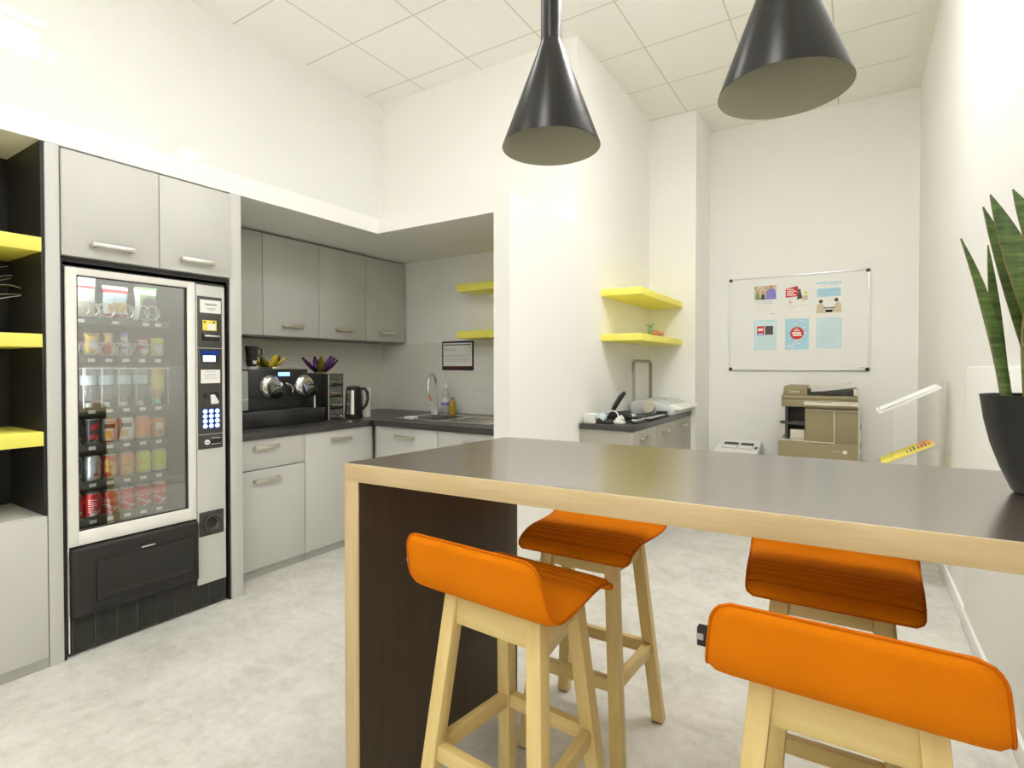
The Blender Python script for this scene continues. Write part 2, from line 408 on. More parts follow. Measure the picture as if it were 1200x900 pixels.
# ceiling lamps: square panels out of view, added and dimmed singly to light the room
spots = [(-.466, 3.228), (.166, 2.596), (-.466, 1.332), (-.466, -.564), (-.466, -2.46), (-2.362, 1.332), (-2.362, -.564), (-2.362, -2.46)]
lamp0 = None
for i, (x, y) in enumerate(spots):
    if lamp0 is None:
        lamp0 = thing('added_ceiling_light', '', 'light', (x, y, ZC), 'added square ceiling light panels')
        f = MB()
        for a in ((-.3, .3, -.3, -.275), (-.3, .3, .275, .3), (-.3, -.275, -.275, .275), (.275, .3, -.275, .275)):
            f.box(x + a[0], x + a[1], y + a[2], y + a[3], ZC - .012, ZC - .001)
        f.build('frame', 'white', lamp0)
        MB().box(x - .275, x + .275, y - .275, y + .275, ZC - .008, ZC - .001).build('diffuser', 'diffuser', lamp0)
        o = lamp0
    else:
        o = clone(lamp0); o.location = (x, y, ZC)
        for ch in o.children:
            if ch.name.startswith('diffuser'):
                if i == 0: continue
                if i == 1: ch.data = ch.data.copy(); ch.data.materials[0] = M['diffuser_far']
                elif i == 2: ch.data = ch.data.copy(); ch.data.materials[0] = M['diffuser_dim']; dim = ch.data
                elif i == 3: ch.data = ch.data.copy(); ch.data.materials[0] = M['diffuser_rear']; rear = ch.data
                elif i == 4: ch.data = rear
                elif i == 5: ch.data = ch.data.copy(); ch.data.materials[0] = M['diffuser_mid']; mid = ch.data
                else: ch.data = mid if i > 5 else dim
    o['label'] = 'square white light panel added to the tiled ceiling, out of view'

# light bars lying in the cove on top of the header, washing the upper walls and ceiling
bar0 = None
for lab, (x, y, L, ax) in {
        'white light bar on top of the header nearest the corner of the tiled wall': (-3.35, 2.45, 1.5, 1),
        'white light bar on top of the header above the vending machine': (-3.35, .75, 1.5, 1),
        'white light bar on top of the header above the black shelving': (-3.35, -.95, 1.5, 1),
        'white light bar on top of the header over the sink': (-2.55, 3.25, 1.2, 0)}.items():
    t = thing('light_bar', lab, 'light', (x, y, ZT), 'light bars on top of the header')
    d = (L / 2, .03) if ax == 0 else (.03, L / 2)
    MB().box(x - d[0], x + d[0], y - d[1], y + d[1], ZT + .0005, ZT + .03, 0, .003).build('housing', 'white', t)
    MB().box(x - d[0] + .01, x + d[0] - .01, y - d[1] + .006, y + d[1] - .006, ZT + .03, ZT + .036).build('light_strip', 'covelit', t)
# slim unseen lamps added to brighten the ceiling: one past the table, two behind the viewer
for lab, (x, y, z, L) in {'added unseen slim suspended lamp beyond the bar table, above the picture': (-.40, 2.62, 3.36, 1.15), 'added unseen slim suspended lamp behind the viewer, in the middle of the room': (-1.5, -.5, 2.7, 1.6), 'added unseen slim suspended lamp behind the viewer, near the shelving': (-2.7, -1.6, 2.7, 1.6)}.items():
    t = thing('added_lamp', lab, 'lamp', (x, y, z), 'added slim up and down lamps')
    MB().box(x - L / 2, x + L / 2, y - .07, y + .07, z, z + .04, 0, .004).build('housing', 'white', t)
    MB().box(x - L / 2 + .02, x + L / 2 - .02, y - .06, y + .06, z + .04, z + .045).build('up_strip', 'added_uplit' if y > 0 else 'added_uplit_rear', t)
    MB().box(x - L / 2 + .02, x + L / 2 - .02, y - .06, y + .06, z - .005, z).build('down_strip', 'diffuser_dim', t)
    for q in (-1, 1): MB().cyl((x + q * (L / 2 - .1), y, z + .04), (x + q * (L / 2 - .1), y, ZC), .0015, .0015, 6).build('cable', 'wire', t)

# ------------------------------------------------------------------ joinery
def handle(parent, c, L, facing='x', name='handle'):
    """bar handle on two posts; facing x: on a front that looks to +x, facing y: looks to -y"""
    mb = MB(); x, y, z = c
    if facing == 'x':
        for s in (-1, 1): mb.box(x, x + .028, y + s * (L / 2 - .008) - .008, y + s * (L / 2 - .008) + .008, z - .010, z + .010, 0, .002)
        mb.box(x + .022, x + .032, y - L / 2, y + L / 2, z - .010, z + .010, 0, .003)
    else:
        for s in (-1, 1): mb.box(x + s * (L / 2 - .008) - .008, x + s * (L / 2 - .008) + .008, y - .028, y, z - .010, z + .010, 0, .002)
        mb.box(x - L / 2, x + L / 2, y - .032, y - .022, z - .010, z + .010, 0, .003)
    return mb.build(name, 'nickel', parent)

# tall housing around the vending machine
t = thing('tall_cabinet', 'tall grey housing cabinet built around the vending machine', 'cabinet', (XF, 1.33, 0))
MB().box(-3.85, XF, .89, .94, 0, 2.264, 0, .001).build('side_panel', 'grey', t)
MB().box(-3.85, XF, 1.70, 1.765, 0, 2.264, 0, .001).build('side_panel', 'grey', t)
MB().box(-3.85, XF - .02, .94, 1.70, 1.785, 2.264).build('carcass', 'grey_dark', t)
MB().box(-3.85, XF - .012, .94, .952, 0, 1.785).box(-3.85, XF - .012, 1.690, 1.70, 0, 1.785).box(-3.85, XF - .012, .952, 1.690, 1.765, 1.785).build('lining', 'black', t)
for y0, y1, hy in ((.945, 1.3335, 1.132), (1.3375, 1.70, 1.514)):
    d = MB().box(XF - .02, XF + .012, y0, y1, 1.79, 2.252, 0, .0015).build('door', 'grey', t)
    handle(d, (XF + .012, hy, 1.85), .17)

# open black shelving at the far left
t = thing('shelving_unit', 'black open shelving unit with yellow shelves beside the vending machine', 'shelving', (-3.1, .4, 0))
MB().box(-3.36, -3.34, -.4, .884, .66, 2.264).build('back_panel', 'black', t)
MB().box(-3.34, XF - .004, .876, .888, .66, 2.264).build('side_panel', 'black', t)
MB().box(-3.34, XF, -.42, -.40, .66, 2.264).build('side_panel', 'black', t)
MB().box(-3.84, XF - .02, -.42, .888, .045, .66).build('base_cabinet', ['grey'], t)
MB().box(XF - .02, XF, .25, .886, .045, .655, 0, .001).build('door', 'grey', t)
MB().box(XF - .02, XF, -.42, .246, .045, .655, 0, .001).build('door', 'grey', t)
MB().box(-3.84, XF - .004, -.42, .888, 0, .045).build('plinth', 'grey_dark', t)
for z0, z1 in ((1.79, 1.85), (1.383, 1.44), (.962, 1.022)):
    MB().box(-3.338, XF + .005, -.398, .8755, z0, z1, 0, .001).build('shelf', 'yellow', t)

# wall cabinets
XU = -3.555
U = ['second grey wall cabinet from the tall housing, above the coffee machine', 'grey wall cabinet above the drawer tower and kettle', 'grey wall cabinet in the corner next to the sink wall']
edges = [1.77, 2.30, 2.78, 3.26, 3.735]
names = ['grey wall cabinet half hidden behind the tall housing', 'grey wall cabinet above the coffee machine spouts', 'grey wall cabinet above the drawer tower and kettle', 'grey wall cabinet in the corner next to the sink wall']
for i in range(4):
    y0, y1 = edges[i] + .001, edges[i + 1] - .001
    t = thing('wall_cabinet', names[i], 'cabinet', (XU - .15, (y0 + y1) / 2, 1.515), 'grey wall cabinets over the worktop')
    MB().box(XL + .002, XU - .02, y0, y1, 1.517, 2.25).build('carcass', 'grey_dark', t)
    d = MB().box(XU - .02, XU, y0 + .001, y1 - .001, 1.525, 2.25, 0, .0012).build('door', 'grey', t)
    handle(d, (XU, (y0 + y1) / 2, 1.598), .17)

# base cabinets, left run (fronts look to +x)
XD = -3.10; YD = 2.905; ZW = .895
t = thing('base_cabinet', 'grey base cabinet with a drawer over a door, under the coffee machine', 'cabinet', (-3.45, 2.03, 0), 'grey base cabinets under the worktop')
MB().box(XL + .002, XD - .02, 1.768, 2.302, .05, .85).build('carcass', 'grey_dark', t)
MB().box(XL + .002, XD - .012, 1.768, 2.302, 0, .05).build('plinth', 'grey_dark', t)
d = MB().box(XD - .02, XD, 1.80, 2.300, .668, .852, 0, .0012).build('drawer', 'grey', t); handle(d, (XD, 2.02, .803), .168)
d = MB().box(XD - .02, XD, 1.80, 2.300, .052, .662, 0, .0012).build('door', 'grey', t); handle(d, (XD, 2.02, .598), .168)
t = thing('base_cabinet', 'grey base cabinet with one tall door, under the kettle and drawer tower', 'cabinet', (-3.45, 2.6, 0), 'grey base cabinets under the worktop')
MB().box(XL + .002, XD - .02, 2.306, 2.93, .05, .85).build('carcass', 'grey_dark', t)
MB().box(XL + .002, XD - .012, 2.306, 2.93, 0, .05).build('plinth', 'grey_dark', t)
d = MB().box(XD - .02, XD, 2.306, 2.895, .052, .852, 0, .0012).build('door', 'grey', t); handle(d, (XD, 2.60, .787), .17)
# right run (fronts look to -y)
for (x0, x1, lab, hx, nm) in ((-3.062, -2.462, 'grey base cabinet under the sink, next to the corner', -2.765, 0), (-2.458, XCI - .002, 'grey base cabinet between the sink cabinet and the white pier', -2.13, 1)):
    t = thing('base_cabinet', lab, 'cabinet', ((x0 + x1) / 2, 3.3, 0), 'grey base cabinets under the worktop')
    MB().box(x0, x1, YD + .02, YK - .002, .05, .68).box(x0, x1, YD + .02, YD + .06, .68, .85).build('carcass', 'grey_dark', t)
    MB().box(x0, x1, YD + .012, YK - .1, 0, .05).build('plinth', 'grey_dark', t)
    d = MB().box(x0 + .001, x1 - .001, YD, YD + .02, .052, .852, 0, .0012).build('door', 'grey', t); handle(d, (hx, YD, .787), .19, 'y')
t = tag(MB().box(XD - .01, -3.066, 2.935, 2.96, .0, .85).build('corner_filler', 'grey_dark'), 'narrow dark grey filler strip in the corner between base cabinets', 'filler')

# worktop, one L-shaped slab with the sink cut-out
XW0 = XD + .012; YW0 = YD - .014
SX0, SX1, SY0, SY1 = -3.02, -2.62, 3.10, 3.48
w = MB().box(XL + .009, XW0, 1.768, YW0, .853, ZW, 0, .001)
w.box(XL + .009, SX0, YW0, YK - .009, .853, ZW).box(SX0, SX1, YW0, SY0, .853, ZW).box(SX0, SX1, SY1, YK - .009, .853, ZW).box(SX1, XCI - .001, YW0, YK - .009, .853, ZW)
tag(w.build('worktop', 'worktop'), 'dark grey L-shaped kitchen worktop on the grey base cabinets', 'worktop')

# sink
t = thing('kitchen_sink', 'stainless steel inset sink with drainer in the dark worktop', 'sink', (-2.7, 3.3, ZW))
r = MB().box(-3.06, SX0 + .012, 3.06, 3.54, ZW, ZW + .004, 0, .001).box(SX0 + .012, SX1 - .012, 3.06, SY0 + .012, ZW, ZW + .004).box(SX0 + .012, SX1 - .012, SY1 - .012, 3.54, ZW, ZW + .004)
r.box(SX1 - .012, -2.14, 3.06, 3.54, ZW, ZW + .004, 0, .001)
for k in range(7): r.box(-2.55, -2.2, 3.12 + k * .05, 3.132 + k * .05, ZW + .004, ZW + .008, 0, .002)
r.build('rim', 'steel', t)
b = MB(); a0, a1, b0, b1 = SX0 + .005, SX1 - .005, SY0 + .005, SY1 - .005
b.box(a0, a1, b0, b1, .735, .74).box(a0, a0 + .003, b0, b1, .74, ZW).box(a1 - .003, a1, b0, b1, .74, ZW).box(a0, a1, b0, b0 + .003, .74, ZW).box(a0, a1, b1 - .003, b1, .74, ZW)
b.build('bowl', 'steel', t)

# mixer tap
t = thing('kitchen_tap', 'tall chrome gooseneck tap standing behind the sink', 'tap', (-2.99, 3.57, ZW + .004))
tx, ty = -2.985, 3.51
MB().cyl((tx, ty, ZW + .004), (tx, ty, ZW + .05), .024, .02).build('base', 'chrome', t)
pts = [(tx, ty, ZW + .05), (tx, ty, 1.12)] + [(tx + .045 * (1 - math.cos(a)) * .5, ty - .075 * (1 - math.cos(a)), 1.15 + .09 * math.sin(a)) for a in [PI * k / 12 for k in range(13)]] + [(tx + .045, ty - .15, 1.10)]
MB().tube(pts, .0115, 12).build('spout', 'chrome', t)
MB().cyl((tx + .02, ty, ZW + .035), (tx + .075, ty - .01, ZW + .06), .007, .005).build('lever', 'chrome', t)

# ------------------------------------------------------------------ vending machine
VX = -2.95
def VS(y, z, x):
    """a mark seen on the machine's front plane carried back to depth x along the sight line"""
    k = x / VX
    return y * k, 1.3 + (z - 1.3) * k
t = vm = thing('vending_machine', 'tall cream and black glass-fronted snack and drinks vending machine', 'vending machine', (-3.3, 1.32, 0))
c = MB().box(-3.74, VX - .012, .958, .970, .02, 1.752).box(-3.74, VX - .012, 1.515, 1.682, .02, 1.752).box(-3.74, VX - .012, .970, 1.515, 1.738, 1.752)
c.box(-3.74, -3.73, .970, 1.515, .02, 1.738).box(-3.73, VX - .05, .970, 1.515, .02, .50)
c.build('cabinet', 'darkgrey', t)
MB().box(-3.6, VX - .03, .98, 1.66, 0, .02).build('feet_rail', 'black', t)
fr = MB()
oy0, oy1, oz0, oz1 = .961, 1.519, .492, 1.745; gy0, gy1, gz0, gz1 = 1.004, 1.480, .556, 1.712
fr.box(VX - .012, VX + .006, oy0, gy0, oz0, oz1, 0, .004).box(VX - .012, VX + .006, gy1, oy1, oz0, oz1, 0, .004)
fr.box(VX - .012, VX + .004, gy0 - .003, gy1 + .003, gz1, oz1, 0, .003).box(VX - .012, VX + .004, gy0 - .003, gy1 + .003, oz0, gz0, 0, .003)
door = fr.build('door_frame', 'cream', t)
g = MB()
for a in ((gy0, gy0 + .006, gz0, gz1), (gy1 - .010, gy1, gz0, gz1), (gy0, gy1, gz0, gz0 + .006), (gy0, gy1, gz1 - .006, gz1)):
    g.box(VX - .016, VX - .003, *a)
g.build('gasket', 'blackp', door)
MB().box(VX - .011, VX - .007, gy0 + .004, gy1 - .006, gz0 + .004, gz1 - .004).build('glass_pane', 'glass', door)
MB().box(VX - .030, VX - .018, .976, .984, .58, 1.70).box(VX - .045, VX - .02, .985, 1.5, 1.722, 1.732).build('light_tube', 'tubelit', t)
colp = MB().box(VX - .012, VX + .004, 1.523, 1.677, .130, 1.738, 0, .004).build('control_column', 'lightgrey', t)
MB().box(VX - .012, VX + .002, .962, .967, .02, .49).build('edge_trim', 'cream', t)
# control panel with its fittings
X1 = VX + .004
cp = MB().box(X1, X1 + .004, 1.528, 1.659, .858, 1.677, 0, .0015).build('control_panel', 'darkgrey', t)
for z_ in (1.399, .935): MB().box(X1 + .004, X1 + .005, 1.529, 1.658, z_, z_ + .0025).build('seam', 'lightgrey', cp)
l1 = MB().box(X1 + .004, X1 + .0046, 1.541, 1.653, 1.589, 1.659)
for a in ((1.568, 1.630, 1.630, 1.640), (1.575, 1.625, 1.612, 1.616), (1.580, 1.620, 1.603, 1.606)): l1.box(X1 + .0046, X1 + .0048, *a, 1)
l1.build('notice_label', ['paper', 'greyprint'], cp)
yl = MB().box(X1 + .004, X1 + .0046, 1.554, 1.640, 1.492, 1.552, 1).box(X1 + .0046, X1 + .0052, 1.554, 1.629, 1.494, 1.550, 0)
yl.box(X1 + .0052, X1 + .0054, 1.560, 1.570, 1.535, 1.545, 1).box(X1 + .0052, X1 + .0054, 1.610, 1.620, 1.535, 1.545, 1).box(X1 + .0052, X1 + .0054, 1.580, 1.622, 1.498, 1.53, 2)
yl.build('banknote_label', ['yellowpaper', 'blackp', 'paper'], cp)
MB().box(X1 + .004, X1 + .012, 1.552, 1.642, 1.443, 1.484, 0, .003).box(X1 + .012, X1 + .016, 1.56, 1.642, 1.460, 1.470, 1, .002).box(X1 + .010, X1 + .0125, 1.556, 1.636, 1.449, 1.455, 2).build('banknote_slot', ['blackp', 'nickel', 'black'], cp)
ld = MB().prism([(1.540, 1.392), (1.648, 1.390), (1.640, 1.318), (1.548, 1.318)], 'yz', X1 + .004, X1 + .0048, 0).build('display', ['blackp'], cp)
MB().box(X1 + .0048, X1 + .0056, 1.543, 1.643, 1.366, 1.386).build('display_hood', 'bluelit', ld)
MB().box(X1 + .0048, X1 + .0056, 1.555, 1.622, 1.327, 1.361).build('screen', 'lcdlit', ld)
l2 = MB().box(X1 + .004, X1 + .0046, 1.543, 1.647, 1.211, 1.284)
for z in (1.272, 1.258, 1.248, 1.238): l2.box(X1 + .0046, X1 + .0048, 1.562, 1.628 - random.random() * .02, z, z + .002, 1)
l2.build('notice_label', ['paper', 'greyprint'], cp)
MB().box(X1 + .004, X1 + .0045, 1.590, 1.639, 1.115, 1.162).build('card_recess', 'black', cp)
MB().cyl((X1 + .004, 1.568, 1.146), (X1 + .012, 1.568, 1.146), .010, .009, 16).build('reset_button', 'blackp', cp)
MB().prism([(1.592, 1.148), (1.612, 1.150), (1.636, 1.108), (1.630, 1.098), (1.594, 1.098)], 'yz', X1 + .0045, X1 + .014, 0, .002).build('change_lever', 'white', cp)
MB().box(X1 + .004, X1 + .005, 1.548, 1.645, .966, 1.076).build('key_field', 'bluelit', cp)
for r_ in range(4):
    for q in range(3):
        yy, zz = 1.564 + q * .0325, 1.060 - r_ * .0265
        MB().cyl((X1 + .005, yy, zz), (X1 + .009, yy, zz), .0125, .0115, 16).build('key', 'keylit', cp)
MB().box(X1 + .004, X1 + .008, 1.531, 1.656, .862, .930, 0, .002).box(X1 + .008, X1 + .0085, 1.592, 1.646, .885, .912, 1).box(X1 + .008, X1 + .0095, 1.592, 1.646, .912, .915, 2).box(X1 + .008, X1 + .0095, 1.592, 1.646, .880, .883, 2).build('coin_plate', ['darkgrey', 'black', 'lightgrey'], cp)
MB().cyl((X1 + .008, 1.572, .894), (X1 + .013, 1.572, .894), .014, .013, 18).box(X1 + .013, X1 + .0135, 1.564, 1.580, .892, .896, 1).build('coin_slot', ['cream', 'blackp'], cp)
cr = MB().box(X1, X1 + .006, 1.530, 1.661, .389, .519, 0, .004)
cr.lathe([(.048, 0), (.048, .014), (.040, .016), (.036, .008), (.026, .002)], (X1 + .006, 1.595, .455), 28, 0, Matrix.Rotation(PI / 2, 4, 'Y'))
cr.lathe([(.026, 0.001), (.001, 0.001)], (X1 + .006, 1.595, .455), 28, 1, Matrix.Rotation(PI / 2, 4, 'Y'))
cr.build('coin_return', ['darkgrey', 'black'], t)
# delivery bin and air grille
bn = MB().box(VX - .012, VX + .028, .966, 1.520, .170, .486, 0, .014, 3).build('delivery_bin', 'blackm', t)
fl = MB().box(VX + .028, VX + .036, 1.058, 1.490, .225, .410, 0, .006, 3).box(VX + .036, VX + .038, 1.10, 1.45, .248, .252, 1)
fl.build('flap', ['blackm', 'darkgrey'], bn)
MB().prism([(1.165, .432), (1.358, .432), (1.352, .452), (1.171, .452)], 'yz', VX + .028, VX + .0288, 0).build('pull_recess', 'black', bn)
MB().box(VX + .0285, VX + .0292, 1.245, 1.305, .420, .426).build('embossed_mark', 'lightgrey', bn)
MB().box(VX + .029, VX + .030, 1.04, 1.462, .178, .198).build('bin_slot', 'black', bn)
gr = MB().box(VX - .02, VX - .004, .968, 1.520, .012, .168, 0, .002).box(VX - .02, VX - .004, 1.520, 1.678, .012, .127, 0, .002)
for k in range(9): gr.box(VX - .004, VX + .006, .972 + k * .0865, .976 + k * .0865, .014, .166 if k < 7 else .126, 1)
for r_ in range(18): gr.box(VX - .004, VX + .003, .972, 1.674 if r_ < 13 else 1.516, .018 + r_ * .0083, .0215 + r_ * .0083, 1)
gr.build('air_grille', ['black', 'darkgrey'], t)
# trays, price rails and spirals
rows = [1.530, 1.352, 1.115, .948, .778, .610]
XT = -2.985
cols6 = [.988, 1.058, 1.127, 1.197, 1.267, 1.338]
def spiral(yc, zc, r, ring=True, pitch=.072, turns=3.5, x0=-2.992, wr=.0022):
    pts = [] if not ring else [(x0, yc + r * math.sin(2 * PI * k / 16), zc - r * math.cos(2 * PI * k / 16)) for k in range(16)]
    for k in range(int(turns * 14) + 1):
        a = k / 14 * 2 * PI
        pts.append((x0 - pitch * k / 14, yc + r * math.sin(a), zc - r * math.cos(a)))
    return MB().tube(pts, wr, 5)
for i, zf in enumerate(rows):
    y0, z = VS(.985, zf, XT); y1, _ = VS(1.392, zf, XT)
    tr = MB().box(-3.66, XT - .004, y0, y1, z - .010, z - .004).box(XT - .004, XT, y0, y1, z - .036, z - .004)
    trp = tr.build('tray', 'darkgrey', t)
    pt = MB()
    for y in cols6 if i else [1.02, 1.155, 1.285, 1.34]:
        yy, _ = VS(y, zf, XT); pt.box(XT, XT + .0012, yy - .014, yy + .014, z - .030, z - .014)
    pt.build('price_tag', 'paper', trp)
    if i == 0:
        for y in (1.025, 1.062, 1.125, 1.205, 1.272, 1.318):
            yy, _ = VS(y, zf, XT); spiral(yy, z + .036, .034).build('spiral', 'wire', trp)
    elif i in (1, 3, 4, 5):
        for y in cols6:
            yy, _ = VS(y, zf, XT); spiral(yy, z + (.034 if i == 1 else .036), .031 if i == 1 else .0335, i == 1).build('spiral', 'wire', trp)
    else:
        rk = MB(); ya, zt_ = VS(.985, 1.292, XT)
        rk.tube([(XT - .002, y0, zt_), (XT - .002, y1, zt_)], .002, 6)
        for y in (1.028, 1.098, 1.168, 1.240, 1.312, 1.385):
            yy, _ = VS(y, zf, XT); rk.tube([(XT - .002, yy, z - .004), (XT - .002, yy, zt_)], .0019, 6)
        rk.build('bottle_rack', 'wire', trp)

# --- goods inside
def wrap(cx, cy, r, ang):
    """wrap flat lettering round a can: x runs round, y runs up"""
    return lambda x, y, z: (cx + (r + .0004) * math.cos(ang + x / r), cy + (r + .0004) * math.sin(ang + x / r), y)
def make_can(name, label, y, zf, body, deco, group, h=.114, r=.0325, top='silver'):
    x = -3.034; yy, z = VS(y, zf, x)
    t = thing(name, label, 'can', (x, yy, z), group)
    prof = [(.001, .002), (r * .72, .002), (r * .78, 0), (r * .96, .010), (r, .016), (r, h - .016), (r * .84, h - .002), (r * .84, h), (r * .78, h), (r * .76, h - .004), (.001, h - .004)]
    o = MB().lathe(prof, (x, yy, z), 26, ms=[1, 1, 1, 0, 0, 0, 1, 1, 1, 1]).build('can_body', [body, top], t)
    mb = MB(); ang = -.34
    def W(zo): 
        f = wrap(x, yy, r, ang); return lambda a, b, c: f(a, b + z + zo, c)
    def patch(u0, u1, v0, v1, m, n=8, fn=None):
        f = wrap(x, yy, r, ang)
        mb.grid(lambda s, q: f(u0 + (u1 - u0) * s, z + v0 + (v1 - v0) * q + (fn(s) if fn else 0), 0), n, 2, m)
    if deco == 'cola':
        mb.text('Coca-Cola', .0215, W(.072), 0, .35)
        patch(-.034, .034, .040, .045, 0, 16, lambda s: .010 * math.sin(s * 5.2 + .6)); patch(-.034, .034, .032, .0345, 0, 16, lambda s: .009 * math.sin(s * 5.2 + .3))
    elif deco == 'back':
        for k in range(7): patch(-.018, .016 - .005 * (k % 3), .03 + k * .009, .033 + k * .009, 0, 4)
        patch(-.010, .012, .012, .026, 0, 4)
    elif deco == 'fruit':
        patch(-.024, .006, .014, .05, 1, 8, lambda s: .008 * math.sin(s * 3)); patch(-.022, .022, .068, .088, 2, 8); patch(-.012, .026, .094, .098, 1, 6)
    elif deco == 'slash':
        patch(-.004, .030, .062, .090, 0, 8, lambda s: .012 * s); patch(-.008, .026, .024, .044, 0, 8)
    elif deco == 'light':
        patch(.004, .024, .024, .036, 0, 6); patch(.014, .017, .030, .09, 0, 2)
    elif deco == 'tea':
        patch(-.024, .026, .026, .088, 0, 10, lambda s: .010 * math.sin(s * 6)); patch(-.02, .018, .05, .066, 1, 8)
    elif deco == 'lime':
        patch(-.02, .018, .05, .07, 0, 8, lambda s: .006 * math.sin(s * 6)); patch(-.016, .016, .034, .038, 1, 5)
    mb.build('can_print', {'cola': ['white'], 'back': ['white'], 'fruit': ['white', 'gold', 'darkcan'], 'slash': ['red_ink'], 'light': ['red_ink'], 'tea': ['gold', 'red_ink'], 'lime': ['yellowg', 'white'], 'none': ['white']}[deco], t) if len(mb.bm.verts) else mb.bm.free()
    return t
order = ['leftmost', 'second from the left', 'third from the left', 'fourth from the left', 'fifth from the left', 'last on the right']
for k, y in enumerate(cols6):
    make_can('drink_can', f'red cola can on the bottom tray, {order[k]}', y, rows[5], 'red', 'back' if k in (0, 1) else 'cola', 'cans on the bottom tray')
make_can('drink_can', 'dark can half hidden by the door frame, one tray above the cola', cols6[0], rows[4], 'darkcan', 'none', 'cans on the second tray from the bottom')
make_can('drink_can', 'silver white can with a small red mark above the cola cans', cols6[1], rows[4], 'silver', 'light', 'cans on the second tray from the bottom')
make_can('drink_can', 'red and gold iced tea can next to the silver can', cols6[2], rows[4], 'red', 'tea', 'cans on the second tray from the bottom')
make_can('drink_can', 'peach red and gold iced tea can next to the lime cans', cols6[3], rows[4], 'peach', 'tea', 'cans on the second tray from the bottom')
make_can('drink_can', 'lime green can next to the peach can', cols6[4], rows[4], 'lime', 'lime', 'cans on the second tray from the bottom')
make_can('drink_can', 'lime green can at the right end of its tray', cols6[5], rows[4], 'lime', 'lime', 'cans on the second tray from the bottom')
make_can('drink_can', 'dark can cut by the door frame under the water bottles', cols6[0], rows[3], 'darkcan', 'none', 'cans under the water bottles')
make_can('drink_can', 'black can with red slashes under the water bottles', cols6[1], rows[3], 'darkcan', 'slash', 'cans under the water bottles')
make_can('drink_can', 'white and orange juice can beside the black can', cols6[2], rows[3], 'white', 'fruit', 'cans under the water bottles', top='gold')
make_can('drink_can', 'white and orange juice can beside the plain orange can', cols6[3], rows[3], 'white', 'fruit', 'cans under the water bottles', top='gold')
make_can('drink_can', 'plain orange can under the iced tea bottle', cols6[4], rows[3], 'orange_p', 'none', 'cans under the water bottles')
x = -3.034; y, z = VS(cols6[5], rows[3], x)
t = thing('juice_cup', 'orange juice cup with a clear domed lid at the tray end', 'cup', (x, y, z))
MB().lathe([(.001, 0), (.025, 0), (.033, .094), (.033, .098), (.001, .098)], (x, y, z), 24).build('cup_body', 'orange_p', t)
MB().lathe([(.034, .097), (.034, .104), (.030, .116), (.001, .119)], (x, y, z), 24).build('lid', 'pet', t)
f = wrap(x, y, .031, -.34)
MB().grid(lambda s, q: f(-.014 + .03 * s, z + .046 + .036 * q, 0), 6, 2, 0).grid(lambda s, q: f(-.004 + .022 * s, z + .02 + .016 * q, 0), 6, 2, 1).build('cup_print', ['paper', 'greenprint'], t)

for k, y in enumerate([1.028, 1.098, 1.168, 1.240]):
    x = -3.036; yy, z = VS(y + .018, rows[2], x)
    t = thing('water_bottle', f'clear water bottle standing cap down in the wire rack, {["leftmost", "second from the left", "third from the left", "next to the iced tea"][k]}', 'bottle', (x, yy, z), 'water bottles in the wire rack')
    MB().lathe([(.013, .018), (.014, .03), (.024, .05), (.031, .065), (.031, .09), (.029, .095), (.031, .10), (.031, .165), (.028, .18), (.016, .188), (.001, .184)], (x, yy, z), 22).build('bottle_body', 'pet', t)
    MB().cyl((x, yy, z), (x, yy, z + .02), .0145, .0145, 18).build('cap', 'white', t)
    MB().lathe([(.0316, .105), (.0316, .15)], (x, yy, z), 22).build('bottle_label', 'blue_pale', t)
x = -3.036; yy, z = VS(1.332, rows[2], x)
t = thing('iced_tea_bottle', 'yellow iced tea bottle with mint green cap down in the wire rack', 'bottle', (x, yy, z))
MB().lathe([(.013, .02), (.016, .034), (.026, .055), (.031, .07), (.031, .165), (.027, .18), (.001, .184)], (x, yy, z), 22).build('bottle_body', 'gold', t)
MB().cyl((x, yy, z), (x, yy, z + .026), .017, .016, 18).build('cap', 'teal', t)
MB().lathe([(.0316, .08), (.0316, .15)], (x, yy, z), 22).build('bottle_label', 'yellowpaper', t)

def make_bag(name, label, cat, y0, y1, zf, z1, mats, mfn, group, lean=0):
    x = -3.03; a, z0 = VS(y0, zf, x); b, zt = VS(y1, z1, x); yc = (a + b) / 2; w = b - a; h = zt - z0
    t = thing(name, label, cat, (x, yc, z0), group)
    def surf(sgn):
        def fn(u, v):
            e = max(0, 1 - abs(2 * u - 1) ** 3) ** .6 * max(0, 1 - abs(2 * v - 1) ** 4) ** .6
            pin = 1 - .06 * math.sin(PI * v)
            return (x + sgn * (.019 * e + .0008) + .01 * lean * v, yc + (u - .5) * w * pin + .004 * math.sin(9 * v) * lean, z0 + v * h + .0015 * math.sin(u * 40) * (v > .97))
        return fn
    mb = MB().grid(surf(1), 12, 16, 0, mfn=mfn); mb.grid(surf(-1), 12, 16, 0, mfn=lambda u, v: 0)
    mb.build('packet', mats, t)
    s = MB().box(x - .0012, x + .0012, yc - w / 2, yc + w / 2, zt - .004, zt + .007); s.build('crimped_seal', [mats[0]], t)
def oval(u, v, cu, cv, ru, rv): return ((u - cu) / ru) ** 2 + ((v - cv) / rv) ** 2 < 1
G1 = 'crisp bags on the top tray'; G2 = 'snacks on the second tray'
make_bag('crisp_bag', 'white and red crisp bag half behind the door frame, top tray', 'snack', .985, 1.076, rows[0], 1.697, ['paper', 'red_ink', 'beigeprint', 'blue_pale'], lambda u, v: 1 if .76 < v < .83 else 3 if v >= .9 else 2 if v < .36 else 0, G1)
